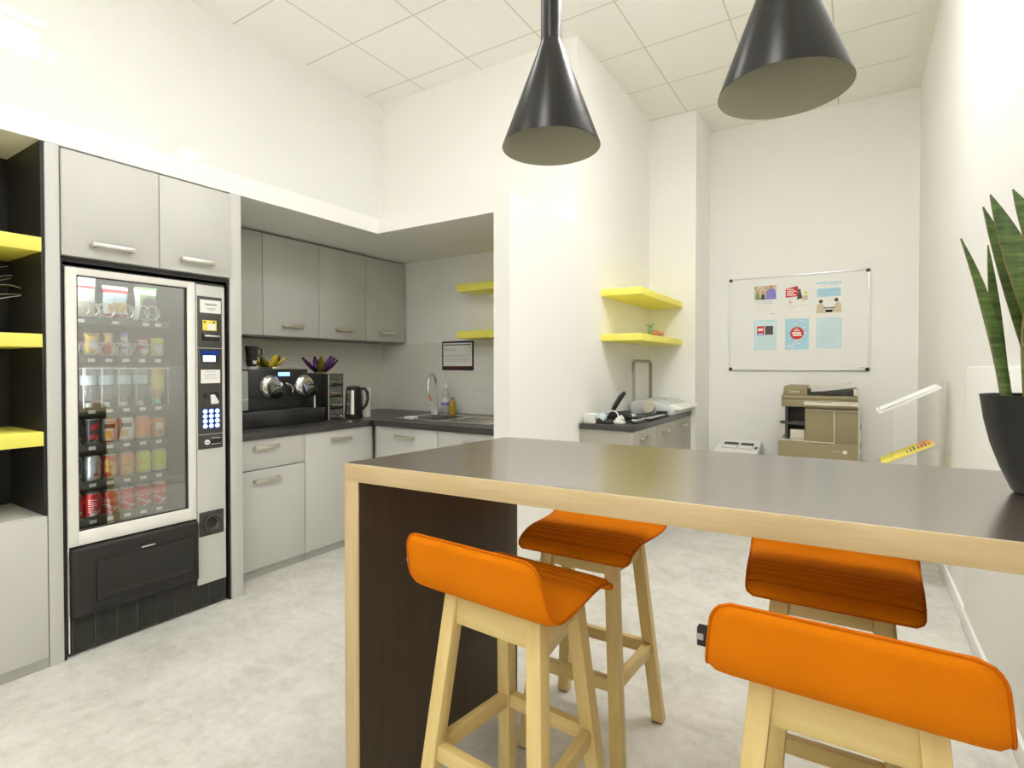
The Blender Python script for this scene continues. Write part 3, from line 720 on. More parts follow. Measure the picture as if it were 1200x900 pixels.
make_bag('crisp_bag', 'white crisp bag with red bands and gold crisps, middle of the top tray', 'snack', 1.102, 1.205, rows[0], 1.672, ['paper', 'red_ink', 'gold', 'blue_pale'], lambda u, v: 1 if v < .14 or .84 < v < .92 else 2 if oval(u, v, .55, .34, .42, .16) else 3 if .5 < v < .8 else 0, G1, .4)
make_bag('crisp_bag', 'dark green and white crisp bag at the right of the top tray', 'snack', 1.235, 1.335, rows[0], 1.682, ['greenprint', 'paper', 'darkprint'], lambda u, v: 1 if (u < .2 or .8 < v < .95) else 2 if oval(u, v, .6, .45, .35, .3) else 0, G1, -.3)
make_bag('snack_packet', 'red packet half behind the door frame, second tray', 'snack', .972, 1.012, rows[1], 1.465, ['red_ink', 'paper'], lambda u, v: 1 if v < .4 else 0, G2)
make_bag('snack_packet', 'gold snack packet on the second tray, beside the red packet', 'snack', 1.030, 1.088, rows[1], 1.448, ['gold', 'paper', 'yellowg'], lambda u, v: 1 if oval(u, v, .55, .5, .3, .25) else 2 if v < .25 else 0, G2, .5)
make_bag('snack_packet', 'slim red and gold wafer packet on the second tray', 'snack', 1.106, 1.140, rows[1], 1.452, ['gold', 'red_ink', 'paper'], lambda u, v: 1 if v < .5 and u < .7 else 2 if v < .2 else 0, G2, .6)
make_bag('snack_packet', 'slim lilac and white bar on the second tray', 'snack', 1.178, 1.208, rows[1], 1.456, ['violet', 'paper', 'blue_pale'], lambda u, v: 1 if int(v * 7) % 2 else (2 if u > .5 else 0), G2, -.6)
make_bag('snack_packet', 'red packet with white lettering bands on the second tray', 'snack', 1.238, 1.296, rows[1], 1.428, ['red_ink', 'paper'], lambda u, v: 1 if (v > .6 and int(v * 22) % 2 and .15 < u < .85) or oval(u, v, .5, .3, .3, .18) else 0, G2)
make_bag('snack_packet', 'yellow and lime snack packet at the right of the second tray', 'snack', 1.304, 1.362, rows[1], 1.436, ['yellowpaper', 'lime', 'paper'], lambda u, v: 1 if v > .72 else 2 if oval(u, v, .5, .4, .3, .25) else 0, G2, .4)

# ------------------------------------------------------------------ coffee corner
MX = -3.36
t = thing('coffee_machine', 'black two-spout capsule coffee machine with chrome heads on the worktop', 'coffee machine', (-3.5, 2.3, ZW))
MB().box(-3.74, MX - .02, 1.955, 2.525, 1.0, 1.283, 0, .01).box(MX - .03, MX, 2.07, 2.525, 1.0, 1.283, 0, .008).build('body', 'blackp', t)
MB().box(MX - .03, MX + .004, 1.958, 2.066, 1.012, 1.272, 0, .004).box(MX + .003, MX + .005, 1.958, 2.066, 1.082, 1.086, 1).build('water_tank', ['blueplastic', 'white'], t)
pl = [(-3.72, 1.95), (MX + .01, 1.95)] + [(MX + .02 + .055 * math.sin(PI * k / 12), 2.07 + .59 * k / 12) for k in range(13)] + [(-3.72, 2.66)]
MB().prism(pl, 'xy', ZW, ZW + .105, 0, .004).build('base', 'blackp', t)
pl2 = [(MX - .02, 2.09), (MX + .012, 2.09)] + [(MX + .012 + .05 * math.sin(PI * k / 10), 2.10 + .5 * k / 10) for k in range(11)] + [(MX - .02, 2.61)]
MB().prism(pl2, 'xy', ZW + .105, ZW + .110, 0).build('drip_tray', 'darkgrey', t)
MB().box(MX, MX + .012, 2.085, 2.25, 1.095, 1.108, 0, .003).build('cup_ledge', 'blackm', t)
for yc in (2.222, 2.492):
    h = MB().lathe([(.001, .03), (.05, .032), (.066, .024), (.078, .008), (.078, 0)], (MX, yc, 1.165), 36, 0, Matrix.Rotation(PI / 2, 4, 'Y')).build('brew_head', 'chrome', t)
    MB().cyl((MX + .02, yc, 1.165), (MX + .085, yc, 1.118), .044, .046, 28).build('spout', 'steel', h)
    MB().cyl((MX + .086, yc, 1.117), (MX + .098, yc, 1.108), .044, .03, 24).build('nozzle', 'blackp', h)
    MB().box(MX + .06, MX + .09, yc - .022, yc + .022, 1.168, 1.176, 0, .003).build('slot', 'black', h)
MB().box(MX, MX + .003, 2.285, 2.375, 1.235, 1.262).build('display', 'display', t)
MB().box(MX - .16, MX + .006, 2.238, 2.43, 1.283, 1.298, 0, .004).build('lid_strip', 'nickel', t)
MB().cyl((MX, 2.300, 1.178), (MX + .008, 2.300, 1.178), .016, .015, 20).build('selector_button', 'white', t)
MB().tube([(MX + .01, 2.335, 1.185), (MX + .022, 2.362, 1.172), (MX + .026, 2.378, 1.148), (MX + .024, 2.380, 1.122)], [.007, .010, .010, .006], 10).build('lever', 'chrome', t)
MB().cyl((MX + .06, 2.535, 1.10), (MX + .06, 2.535, ZW + .11), .006, .006, 12).build('milk_pipe', 'white', t)

t = thing('cup_stack', 'stack of black and white paper cups on top of the coffee machine', 'cup', (MX - .06, 2.18, 1.283))
cx, cy = MX - .07, 2.135
MB().lathe([(.001, 0), (.026, 0), (.032, .052), (.031, .056)], (cx, cy, 1.283), 24).build('white_cup', 'paper', t)
MB().lathe([(.029, .018), (.036, .055), (.037, .072), (.033, .074)], (cx, cy, 1.283), 24).box(cx + .034, cx + .0355, cy - .012, cy + .012, 1.32, 1.345, 1).build('printed_cup', ['black', 'paper'], t)
MB().lathe([(.001, .074), (.034, .074), (.043, .150), (.044, .155), (.040, .153), (.030, .078)], (cx, cy, 1.283), 24).build('black_cup', 'blackp', t)
MB().tube([(cx + .01, cy + .042, 1.425), (cx + .01, cy + .066, 1.42), (cx + .01, cy + .066, 1.385), (cx + .01, cy + .04, 1.375)], .005, 8).build('cup_handle', 'blackp', t)

def petal_bowl(name, label, c, R, H, n, mats, seed, lift, mix):
    rnd = random.Random(seed); t = thing(name, label, 'bowl', c)
    x, y, z = c
    MB().lathe([(.001, 0), (R * .34, 0), (R * .36, .006), (R * .30, .012), (R * .5, H * .28), (R * .46, H * .30), (.001, .014)], c, 28).build('bowl_foot', mats[0], t)
    for k in range(n):
        a0 = 2 * PI * k / n + rnd.uniform(-.1, .1); hh = H * lift[k % len(lift)]; w = PI / n * 1.15
        def fn(u, v, a0=a0, hh=hh, w=w):
            s = (u - .5) * 2; a = a0 + s * w * math.sin(PI * (.25 + .70 * v)) * (1 - .35 * v)
            r = R * (.30 + .70 * v ** .8) * (1 - .12 * s * s)
            return (x + r * math.cos(a), y + r * math.sin(a), z + .012 + hh * v ** 1.2 + .006 * math.sin(6 * v + k) * s)
        def fn2(u, v, f=fn): 
            p = f(u, v); return (p[0] * 1, p[1], p[2] - .005)
        mb = MB().grid(fn, 8, 8).grid(fn2, 8, 8)
        mb.build('bowl_petal', mats[mix[k % len(mix)]], t)
petal_bowl('yellow_bowl', 'yellow petal-shaped bowl on top of the coffee machine', (MX - .12, 2.29, 1.284), .115, .085, 7, ['olive', 'yellowg'], 3, [1, .8, .95, .7], [1, 1, 0, 1])

t = thing('milk_module', 'plain black upright box unit beside the coffee machine', 'appliance', (-3.55, 2.63, ZW))
MB().box(-3.74, MX - .055, 2.535, 2.712, ZW + .106, 1.253, 0, .006).build('housing', 'blackp', t)
MB().box(MX - .055, MX - .051, 2.541, 2.706, ZW + .115, 1.246, 0, .0015).build('front_panel', 'black', t)

petal_bowl('purple_bowl', 'purple leaf-petalled glass bowl on top of the black box unit', (MX - .13, 2.735, 1.2545), .135, .115, 9, ['olive', 'purple'], 5, [1, .75, .9, .6], [1, 1, 1, 0, 1])

# clear drawer tower
DX = MX - .02
t = thing('drawer_tower', 'small clear tower of four capsule drawers beside the kettle', 'organiser', (DX - .1, 2.79, ZW))
y0, y1 = 2.722, 2.868
f = MB().box(DX - .22, DX, y0, y0 + .005, ZW, 1.246).box(DX - .22, DX, y1 - .005, y1, ZW, 1.246)
for z in (ZW, .985, 1.073, 1.160, 1.242): f.box(DX - .22, DX, y0 + .005, y1 - .005, z, z + .004)
f.box(DX - .22, DX - .216, y0, y1, ZW, 1.246).build('frame', 'darkgrey', t)
MB().box(DX - .002, DX + .002, y0 - .001, y0 + .005, ZW, 1.246).box(DX - .002, DX + .002, y1 - .005, y1 + .001, ZW, 1.246).build('edge_strip', 'lightgrey', t)
for k, z in enumerate((ZW + .006, .991, 1.079, 1.166)):
    d = MB().box(DX - .004, DX + .004, y0 + .007, y1 - .007, z, z + .074, 0, .001).build('drawer', 'acrylic_e', t)
    MB().tube([(DX + .004, y0 + .02, z + .05 - .03), (DX + .018, (y0 + y1) / 2, z + .012), (DX + .004, y1 - .02, z + .02)], .005, 8).build('drawer_pull', 'chrome', d)
    ca = MB(); rnd = random.Random(k)
    for q in range(6): ca.lathe([(.001, 0), (.010, 0), (.015, .02), (.001, .022)], (DX - .025 - .03 * (q // 3), y0 + .032 + .041 * (q % 3), z + .002), 12, m=rnd.choice([0, 0, 1]))
    ca.build('capsules', [['red_ink', 'darkcan'], ['darkcan', 'silver'], ['red_ink', 'gold'], ['greenprint', 'darkcan']][k], d)

# kettle
kx, ky = MX + .005, 2.945
t = thing('kettle', 'black and steel electric kettle beside the clear drawer tower', 'kettle', (kx, ky, ZW))
MB().lathe([(.001, 0), (.07, 0), (.072, .016), (.066, .022)], (kx, ky, ZW), 32).build('base', 'blackp', t)
MB().lathe([(.064, .022), (.068, .03), (.06, .20), (.056, .232)], (kx, ky, ZW), 32).build('jug', 'blackp', t)
MB().lathe([(.057, .231), (.056, .244), (.03, .252), (.001, .253)], (kx, ky, ZW), 32).build('lid', 'blackp', t)
an = -1.15
def kp(r, da, z): return (kx + r * math.cos(an + da), ky + r * math.sin(an + da), ZW + z)
MB().grid(lambda u, v: kp(.0685 - .0085 * v, .95 * (u - .5), .032 + .188 * v), 8, 2).build('steel_band', 'steel', t)
hx = math.cos(.75), math.sin(.75)
def kh(r, z): return (kx + r * hx[0], ky + r * hx[1], ZW + z)
MB().tube([kh(.055, .228), kh(.085, .232), kh(.105, .20), kh(.108, .15), kh(.095, .10), kh(.066, .065)], [.012, .013, .013, .012, .011, .010], 10).build('handle', 'blackp', t)

t = thing('paper_roll', 'cream paper towel roll standing between the kettle and the corner', 'paper roll', (MX + .005, 3.075, ZW))
MB().lathe([(.018, 0), (.048, 0), (.048, .232), (.018, .232), (.018, 0)], (MX - .01, 3.075, ZW), 36).build('sheet_roll', 'paper', t)
MB().lathe([(.0175, .001), (.0175, .231)], (MX - .01, 3.075, ZW), 24).build('core', 'skin', t)

# by the tap
bx, by = -2.93, 3.565
t = thing('soap_bottle', 'clear washing-up liquid bottle with a blue label beside the tap', 'bottle', (bx, by, ZW + .004))
MB().lathe([(.001, 0), (.034, .002), (.036, .02), (.034, .10), (.036, .15), (.028, .19), (.013, .212), (.012, .225)], (bx, by, ZW + .004), 26).build('bottle_body', 'pet', t)
MB().lathe([(.014, .222), (.014, .245), (.009, .25), (.007, .268), (.001, .27)], (bx, by, ZW + .004), 20).build('cap', 'white', t)
MB().lathe([(.0362, .075), (.0352, .10), (.0366, .142)], (bx, by, ZW + .004), 26, ms=[1, 0]).build('bottle_label', ['white', 'violet'], t)
ax_, ay_ = -2.862, 3.575
t = thing('amber_bottle', 'short amber soap bottle beside the clear washing-up bottle', 'bottle', (ax_, ay_, ZW + .004))
MB().lathe([(.001, 0), (.03, .002), (.032, .02), (.03, .09), (.014, .115), (.013, .125)], (ax_, ay_, ZW + .004), 24).build('bottle_body', 'amber', t)
MB().cyl((ax_, ay_, ZW + .128), (ax_, ay_, ZW + .148), .014, .012, 18).build('cap', 'greenprint', t)
t = thing('brush_cup', 'small white cup standing in front of the tap', 'cup', (-2.965, 3.40, ZW))
cx, cy = -2.995, 3.425 - .002
MB().lathe([(.001, .004), (.022, .004), (.027, .075), (.025, .076), (.020, .008)], (cx, cy + .07, ZW), 24).build('cup_body', 'white', t)
t = thing('dish_brush', 'washing-up brush with an orange handle leaning in the white cup', 'brush', (cx, cy + .07, ZW + .01))
MB().tube([(cx + .006, cy + .07, ZW + .012), (cx - .012, cy + .068, ZW + .085), (cx - .03, cy + .066, ZW + .12)], [.004, .005, .006], 8).build('stick', 'white', t)
MB().tube([(cx - .026, cy + .066, ZW + .112), (cx - .048, cy + .064, ZW + .165)], [.0085, .0095], 10).build('grip', 'peach', t)
t = tag(MB().box(-2.90, -2.81, 3.035, 3.095, ZW + .0045, ZW + .028, 0, .006).build('sponge', 'white'), 'white sponge on the front rim of the sink', 'sponge')

# notice in a black frame on the splashback
t = thing('wall_notice', 'white notice with a black border and dark red foot on the splashback', 'sign', (-2.935, YK - .008, 1.27))
MB().box(-3.108, -2.762, YK - .014, YK - .0085, 1.27, 1.524, 0, .001).build('border', 'black_ink', t)
n = MB().box(-3.093, -2.777, YK - .0146, YK - .0140, 1.305, 1.508)
n.box(-3.085, -2.790, YK - .0150, YK - .0146, 1.488, 1.496, 1)
for z, x1 in ((1.455, -2.95), (1.443, -2.95), (1.40, -2.80), (1.385, -2.80), (1.362, -2.80), (1.348, -2.80)): n.box(-3.08, x1, YK - .0150, YK - .0146, z, z + .003, 2)
n.box(-3.085, -2.790, YK - .0150, YK - .0140, 1.284, 1.299, 3)
n.build('sheet', ['paper', 'black_ink', 'greyprint', 'dark_red'], t)

# yellow shelves
def yshelf(lab, x0, x1, y0, y1, z0, z1, grp):
    tag(MB().box(x0, x1, y0, y1, z0, z1, 0, .0015).build('wall_shelf', 'yellow'), lab, 'shelf', grp)
yshelf('upper yellow floating shelf above the sink notice', -2.765, XCI - .001, 3.51, YK - .001, 1.915, 1.975, 'yellow shelves over the sink')
yshelf('lower yellow floating shelf just above the sink notice', -2.765, XCI - .001, 3.51, YK - .009, 1.532, 1.59, 'yellow shelves over the sink')
YS0 = 4.22
yshelf('upper yellow floating shelf over the stationery cabinet', XC + .001, -1.455, YS0, 5.464, 1.888, 1.945, 'yellow shelves over the stationery cabinet')
yshelf('lower yellow floating shelf holding a small ornament', XC + .001, -1.455, YS0, 5.464, 1.515, 1.572, 'yellow shelves over the stationery cabinet')
t = thing('ornament', 'small green and orange bird-like ornament on the lower yellow shelf', 'ornament', (-1.52, 4.75, 1.572))
ox, oy = -1.52, 4.72
MB().sphere((ox + .02, oy + .02, 1.600), .03, 1.3, 1.3, .9, 0).sphere((ox + .06, oy + .05, 1.592), .022, 1.3, 1, .9, 0).build('body', 'terracotta', t)
MB().sphere((ox - .015, oy, 1.615), .03, .9, .9, 1.1, 0).sphere((ox - .02, oy, 1.655), .018, 1.2, 1, .8, 0).build('green_part', 'greenprint', t)
MB().tube([(ox - .02, oy, 1.66), (ox - .045, oy, 1.672), (ox - .06, oy, 1.668)], [.006, .005, .002], 8).tube([(ox - .02, oy, 1.66), (ox + .005, oy, 1.675), (ox + .02, oy, 1.672)], [.006, .005, .002], 8).build('tuft', 'greenprint', t)

# wire ornament on the black shelving
t = thing('wire_ornament', 'silver wire spray ornament on the black shelving, cut by the frame edge', 'ornament', (-3.15, .62, 1.44))
MB().lathe([(.001, 0), (.05, 0), (.045, .02), (.02, .06), (.018, .10), (.001, .10)], (-3.15, .60, 1.44), 24).build('vase', 'steel', t)
for e, mid in (((.827, 1.742), (.71, 1.72)), ((.835, 1.690), (.72, 1.655)), ((.876, 1.650), (.78, 1.70)), ((.870, 1.622), (.76, 1.628)), ((.898, 1.618), (.77, 1.592)), ((.84, 1.704), (.74, 1.69)), ((.5, 1.72), (.56, 1.70)), ((.42, 1.62), (.52, 1.66))):
    p0 = Vector((-3.15, .60, 1.53)); p1 = Vector((-3.15 + random.uniform(-.03, .03), mid[0], mid[1])); p2 = Vector((-3.15, e[0], e[1]))
    if e[0] > .87: p2.y = .868; 
    pts = [p0 * (1 - s) ** 2 + p1 * 2 * s * (1 - s) + p2 * s * s for s in [k / 14 for k in range(15)]]
    MB().tube(pts, [.0028 - .0014 * k / 14 for k in range(15)], 6).build('wire_stem', 'wire', t)

# ------------------------------------------------------------------ stationery cabinet
XS = -1.365; YS1 = 3.79
t = thing('stationery_cabinet', 'grey low cabinet with a dark top below the corner yellow shelves', 'cabinet', (-1.58, 4.6, 0))
MB().box(XC + .002, XS - .02, YS1 + .01, 5.462, .08, .822).build('carcass', 'grey_shaded', t)
MB().box(XC + .002, XS - .05, YS1 + .03, 5.462, 0, .08).build('plinth', 'black', t)
pl = [(XC + .002, YS1), (XS - .035, YS1), (XS - .012, YS1 + .006), (XS - .002, YS1 + .018), (XS, YS1 + .045), (XS, 5.462), (XC + .002, 5.462)]
MB().prism(pl, 'xy', .822, .864, 0, .002).build('worktop', 'worktop', t)
for k in range(3):
    a = YS1 + .012 + k * .555; b = min(a + .551, 5.460)
    d = MB().box(XS - .02, XS - .004, a, b, .085, .818, 0, .0012).build('door', 'grey_shaded', t)
    handle(d, (XS - .004, a + .24, .752), .15)
ZL = .8645
# things lying on it
t = thing('paper_stack', 'small stack of white cards at the near end of the stationery cabinet', 'paper', (-1.745, 3.84, ZL))
for k in range(6): MB().box(-1.775 + .002 * (k % 2), -1.685 + .002 * (k % 2), 3.835, 3.965, ZL + k * .0115, ZL + k * .0115 + .011, 0, .001).build('card_block', 'paper', t)
t = thing('tape_dispenser', 'black tape dispenser with a pale roll at the front of the stationery cabinet', 'tape dispenser', (-1.6, 3.87, ZL))
MB().prism([(-1.675, ZL), (-1.555, ZL), (-1.553, ZL + .02), (-1.59, ZL + .028), (-1.62, ZL + .02), (-1.655, ZL + .045), (-1.677, ZL + .03)], 'xz', 3.85, 3.91, 0, .004).build('base', 'blackp', t)
MB().cyl((-1.642, 3.86, ZL + .047), (-1.642, 3.90, ZL + .047), .032, .032, 28).build('tape_roll', 'blue_pale', t)
t = thing('correction_roller', 'white plastic roller lying between the tape dispenser and the hole punch', 'stationery', (-1.53, 3.93, ZL))
MB().box(-1.56, -1.475, 3.90, 3.955, ZL, ZL + .022, 0, .008).cyl((-1.535, 3.93, ZL + .02), (-1.495, 3.935, ZL + .05), .024, .022, 20).build('body', 'white', t)
MB().tube([(-1.58 + .045 * math.sin(a), 3.945, ZL + .055 - .04 * math.cos(a)) for a in [k * PI / 8 for k in range(13)]], .005, 8).build('loop', 'white', t)
t = thing('hole_punch', 'heavy black hole punch with its long lever raised', 'hole punch', (-1.58, 4.12, ZL))
MB().box(-1.72, -1.44, 4.04, 4.20, ZL, ZL + .018, 0, .004).build('base', 'blackm', t)
MB().prism([(-1.70, ZL + .018), (-1.46, ZL + .018), (-1.47, ZL + .055), (-1.56, ZL + .085), (-1.69, ZL + .065)], 'xz', 4.07, 4.17, 0, .006).build('body', 'blackp', t)
MB().box(-1.53, -1.46, 4.085, 4.155, ZL + .018, ZL + .062, 0, .006).build('punch_block', 'silver', t)
MB().tube([(-1.66, 4.12, ZL + .06), (-1.63, 4.12, ZL + .12), (-1.585, 4.12, ZL + .19), (-1.548, 4.12, ZL + .232)], [.016, .020, .021, .014], 12).build('lever', 'blackp', t)
t = thing('stapler', 'black and silver stapler in front of the hole punch', 'stapler', (-1.42, 4.1, ZL))
MB().box(-1.435, -1.388, 3.96, 4.17, ZL, ZL + .012, 0, .004).build('base', 'blackp', t)
MB().box(-1.432, -1.392, 3.955, 4.16, ZL + .018, ZL + .036, 0, .005).build('magazine', 'silver', t)
MB().box(-1.434, -1.390, 3.95, 4.165, ZL + .036, ZL + .056, 0, .008).box(-1.425, -1.40, 4.14, 4.17, ZL + .010, ZL + .05, 0).build('arm', 'blackp', t)
t = thing('paper_trimmer', 'black paper trimmer with a silver ruler along the cabinet front', 'paper trimmer', (-1.5, 4.5, ZL))
MB().box(-1.68, -1.38, 4.24, 4.72, ZL, ZL + .014, 0, .003).build('board', 'blackm', t)
MB().box(-1.43, -1.385, 4.26, 4.71, ZL + .014, ZL + .024, 0, .003).build('ruler', 'silver', t)
MB().box(-1.455, -1.445, 4.25, 4.72, ZL + .014, ZL + .034, 0, .002).box(-1.48, -1.385, 4.70, 4.74, ZL + .002, ZL + .045, 0, .005).build('blade_arm', 'blackp', t)
t = thing('binding_machine', 'grey white binding machine with a raised silver loop handle', 'binding machine', (-1.55, 5.05, ZL))
prof = [(-1.74, ZL + .0), (-1.36, ZL + .0), (-1.345, ZL + .03), (-1.36, ZL + .07), (-1.50, ZL + .125), (-1.70, ZL + .13), (-1.745, ZL + .10)]
MB().prism(prof, 'xz', 4.78, 5.44, 0, .012, 3).build('body', 'bluegrey', t)
MB().prism([(-1.40, ZL + .055), (-1.30, ZL + .045), (-1.285, ZL + .06), (-1.30, ZL + .075), (-1.40, ZL + .095)], 'xz', 4.83, 5.43, 0, .006).build('paper_tray', 'white', t)
MB().cyl((-1.56, 4.775, ZL + .075), (-1.56, 4.735, ZL + .075), .056, .050, 28).build('knob', 'printer_l', t)
MB().cyl((-1.50, 5.08, ZL + .118), (-1.49, 5.08, ZL + .134), .022, .020, 20).build('dial', 'silver', t)
MB().tube([(-1.72, 4.80, ZL + .09), (-1.72, 4.80, ZL + .44), (-1.72, 4.81, ZL + .475), (-1.72, 4.84, ZL + .487), (-1.72, 5.25, ZL + .487), (-1.72, 5.28, ZL + .475), (-1.72, 5.29, ZL + .44), (-1.72, 5.29, ZL + .09)], .016, 12).build('loop_handle', 'darknickel', t)

# ------------------------------------------------------------------ back wall
t = thing('whiteboard', 'large white magnetic board with six posters on the back wall', 'whiteboard', (-.5, YB, 1.26))
bx0, bx1, bz0, bz1 = -1.125, .112, 1.262, 2.218
MB().box(bx0 + .008, bx1 - .008, YB - .016, YB - .001, bz0 + .008, bz1 - .008).build('panel', 'white', t)
MB().box(bx0, bx1, YB - .022, YB - .001, bz1 - .014, bz1, 0, .002).box(bx0, bx1, YB - .022, YB - .001, bz0, bz0 + .014, 0, .002).box(bx0, bx0 + .014, YB - .022, YB - .001, bz0 + .014, bz1 - .014).box(bx1 - .014, bx1, YB - .022, YB - .001, bz0 + .014, bz1 - .014).build('frame', 'silver', t)
for x in (bx0, bx1):
    for z in (bz0, bz1):
        sx = 1 if x == bx0 else -1; sz = 1 if z == bz0 else -1
        MB().box(min(x - sx * .002, x + sx * .03), max(x - sx * .002, x + sx * .03), YB - .026, YB - .001, min(z - sz * .002, z + sz * .03), max(z - sz * .002, z + sz * .03), 0, .004).build('corner_cap', 'blackp', t)
MB().box(.035, .075, YB - .0165, YB - .016, 1.288, 1.294).build('maker_mark', 'greyprint', t)
PY = YB - .0161
def poster(label, x0, x1, z0, z1, paint, mats, name='poster'):
    mb = MB().box(x0, x1, PY - .0008, PY, z0, z1)
    W, H = x1 - x0, z1 - z0
    lv = [1]
    def R(u0, u1, v0, v1, m, l=1): mb.box(x0 + u0 * W, x0 + u1 * W, PY - .0008 - .0003 * l, PY - .0008, z0 + v0 * H, z0 + v1 * H, m)
    def O(u, v, ru, rv, m, l=2):
        mb.prism([(x0 + (u + ru * math.cos(a)) * W, z0 + (v + rv * math.sin(a)) * H) for a in [2 * PI * k / 20 for k in range(20)]], 'xz', PY - .0008 - .0003 * l, PY - .0008, m)
    def T(pts, m, l=2): mb.prism([(x0 + u * W, z0 + v * H) for u, v in pts], 'xz', PY - .0008 - .0003 * l, PY - .0008, m)
    paint(R, O, T)
    tag(mb.build(name, mats, None, ((x0 + x1) / 2, PY, z0)), label, 'poster', 'posters on the whiteboard')
def p1(R, O, T):
    R(0, 1, .52, 1, 1); T([(.52, .52), (.55, .8), (.66, .88), (.88, .88), (.98, .78), (1, .52)], 2, 3); O(.76, .93, .10, .07, 3, 4); T([(.05, .52), (.08, .74), (.2, .78), (.3, .52)], 4, 3); O(.15, .82, .07, .05, 3, 4)
    T([(.30, .52), (.33, .70), (.45, .72), (.5, .52)], 5, 3); O(.40, .78, .06, .05, 3, 4); O(.55, .92, .06, .05, 3, 3); O(.05, .94, .05, .04, 4, 3)
    R(.02, .8, .44, .455, 6); R(.02, .86, .38, .392, 6)
    for k in range(5): R(.02, .85 - .1 * (k % 2), .29 - k * .055, .294 - k * .055, 7)
    R(.78, .94, -.04 + .05, .035, 6)
poster('poster with a group photo and blue shirt, upper left on the whiteboard', -.884, -.679, 1.832, 2.128, p1, ['paper', 'beigeprint', 'violet', 'skin', 'greenprint', 'darkprint', 'greyprint', 'greyprint'])
def p2(R, O, T):
    T([(.02, .60), (.54, .62), (.54, .98), (.02, .90)], 1, 2)
    for k in range(4): R(.08, .48 - .1 * (k % 2), .66 + k * .065, .69 + k * .065, 0, 3)
    T([(.50, .50), (.55, .75), (.66, .8), (.74, .55)], 2, 2); O(.60, .82, .07, .055, 2, 3); R(.70, .96, .47, .64, 3, 2); O(.88, .72, .09, .05, 4, 3); O(.22, .43, .08, .06, 3, 2)
    R(.04, .96, .31, .316, 5); R(.04, .96, .07, .074, 5)
    for k in range(3): R(.10, .5 - .08 * k, .26 - k * .05, .265 - k * .05, 5)
poster('poster with a red slanted headline, upper middle on the whiteboard', -.598, -.390, 1.822, 2.108, p2, ['paper', 'red_ink', 'darkprint', 'beigeprint', 'yellowg', 'greyprint'])
def p3(R, O, T):
    R(0, 1, .92, .97, 1); R(.03, .97, .52, .78, 2); R(.18, .4, .87, .878, 3); R(.55, .85, .87, .878, 3)
    for k in range(3): R(.1, .9 - .2 * (k % 2), .57 + k * .07, .578 + k * .07, 3, 2)
    R(0, 1, 0, .44, 0); T([(0, .02), (.03, .28), (.2, .34), (.34, .22), (.4, .02)], 4, 2); O(.19, .38, .08, .055, 5, 3); T([(1, .02), (.98, .30), (.86, .36), (.7, .22), (.62, .02)], 4, 2); O(.80, .41, .08, .06, 5, 3); R(.3, .75, .16, .19, 5, 3); R(.3, .7, .04, .12, 2, 1)
poster('blue banner poster with two people shaking hands, upper right on the whiteboard', -.326, -.113, 1.815, 2.130, p3, ['paper', 'blue_ink', 'blue_ink', 'greyprint', 'beigeprint', 'darkprint'])
def edge(R, m):
    R(0, 1, 0, .02, m); R(0, 1, .98, 1, m); R(0, .03, .02, .98, m); R(.97, 1, .02, .98, m)
def p4(R, O, T):
    edge(R, 1); R(.03, .97, .02, .98, 2); R(.13, .46, .48, .80, 3, 2); R(.50, .86, .50, .80, 4, 2); R(.18, .40, .64, .72, 0, 3); R(.13, .46, .48, .56, 5, 3); R(.2, .38, .5, .54, 0, 4)
    for k in range(6): R(.15, .85 - .1 * (k % 2), .40 - k * .06, .404 - k * .06, 6, 2)
poster('pale blue sheet with two small photos, lower left on the whiteboard', -.882, -.677, 1.475, 1.776, p4, ['paper', 'blue_ink', 'blue_pale', 'red_ink', 'darkprint', 'violet', 'greyprint'])
def p5(R, O, T):
    rnd = random.Random(2)
    for k in range(16): 
        u, v = rnd.uniform(.05, .85), rnd.uniform(.04, .92); R(u, min(1, u + .14), v, v + .03, 1, 1)
    O(.5, .53, .29, .205, 2, 3); R(.36, .62, .60, .63, 3, 4); R(.42, .56, .66, .68, 3, 4); R(.30, .68, .51, .565, 3, 4); R(.33, .70, .44, .49, 3, 4)
poster('light blue poster with a round red badge, lower middle on the whiteboard', -.595, -.387, 1.472, 1.777, p5, ['blue_ink', 'paper', 'red_ink', 'paper'])
def p6(R, O, T):
    edge(R, 1)
    R(.03, .97, .02, .98, 2); R(.35, .65, .86, .868, 3, 2)
    for k in range(15): R(.1, .92 - .08 * (k % 3), .78 - k * .048, .784 - k * .048, 3, 2)
poster('pale blue text sheet with no picture, lower right on the whiteboard', -.318, -.113, 1.480, 1.773, p6, ['paper', 'blue_ink', 'blue_pale', 'greyprint'])

# office printer
PYF = 5.42
t = thing('office_printer', 'large taupe office photocopier standing below the whiteboard', 'printer', (-.28, 5.7, 0))
px0, px1 = -.582, .022
lb = MB().box(px0, px1, PYF, 6.02, .06, .640, 0, .004).build('lower_body', 'printer', t)
for z in (.08, .27, .45):
    d = MB().box(px0 + .02, px1 - .02, PYF - .008, PYF, z, z + (.175 if z < .4 else .03), 0, .004).build('paper_drawer', 'printer', lb)
MB().box(px0 + .05, px1 - .05, PYF + .05, 6.0, 0, .06).build('base', 'darkgrey', t)
MB().box(px0 + .21, px1, PYF, 6.02, .640, .965, 0, .004).build('engine_housing', 'printer', t)
MB().box(px0 + .06, px0 + .21, 5.62, 6.02, .640, .945, 0).box(px0 + .052, px0 + .075, PYF + .02, 5.62, .640, .945, 0).build('output_bay', 'darkgrey', t)
MB().box(px0 + .004, px0 + .209, PYF + .004, 5.62, .640, .648).build('bay_floor', 'printer_l', t)
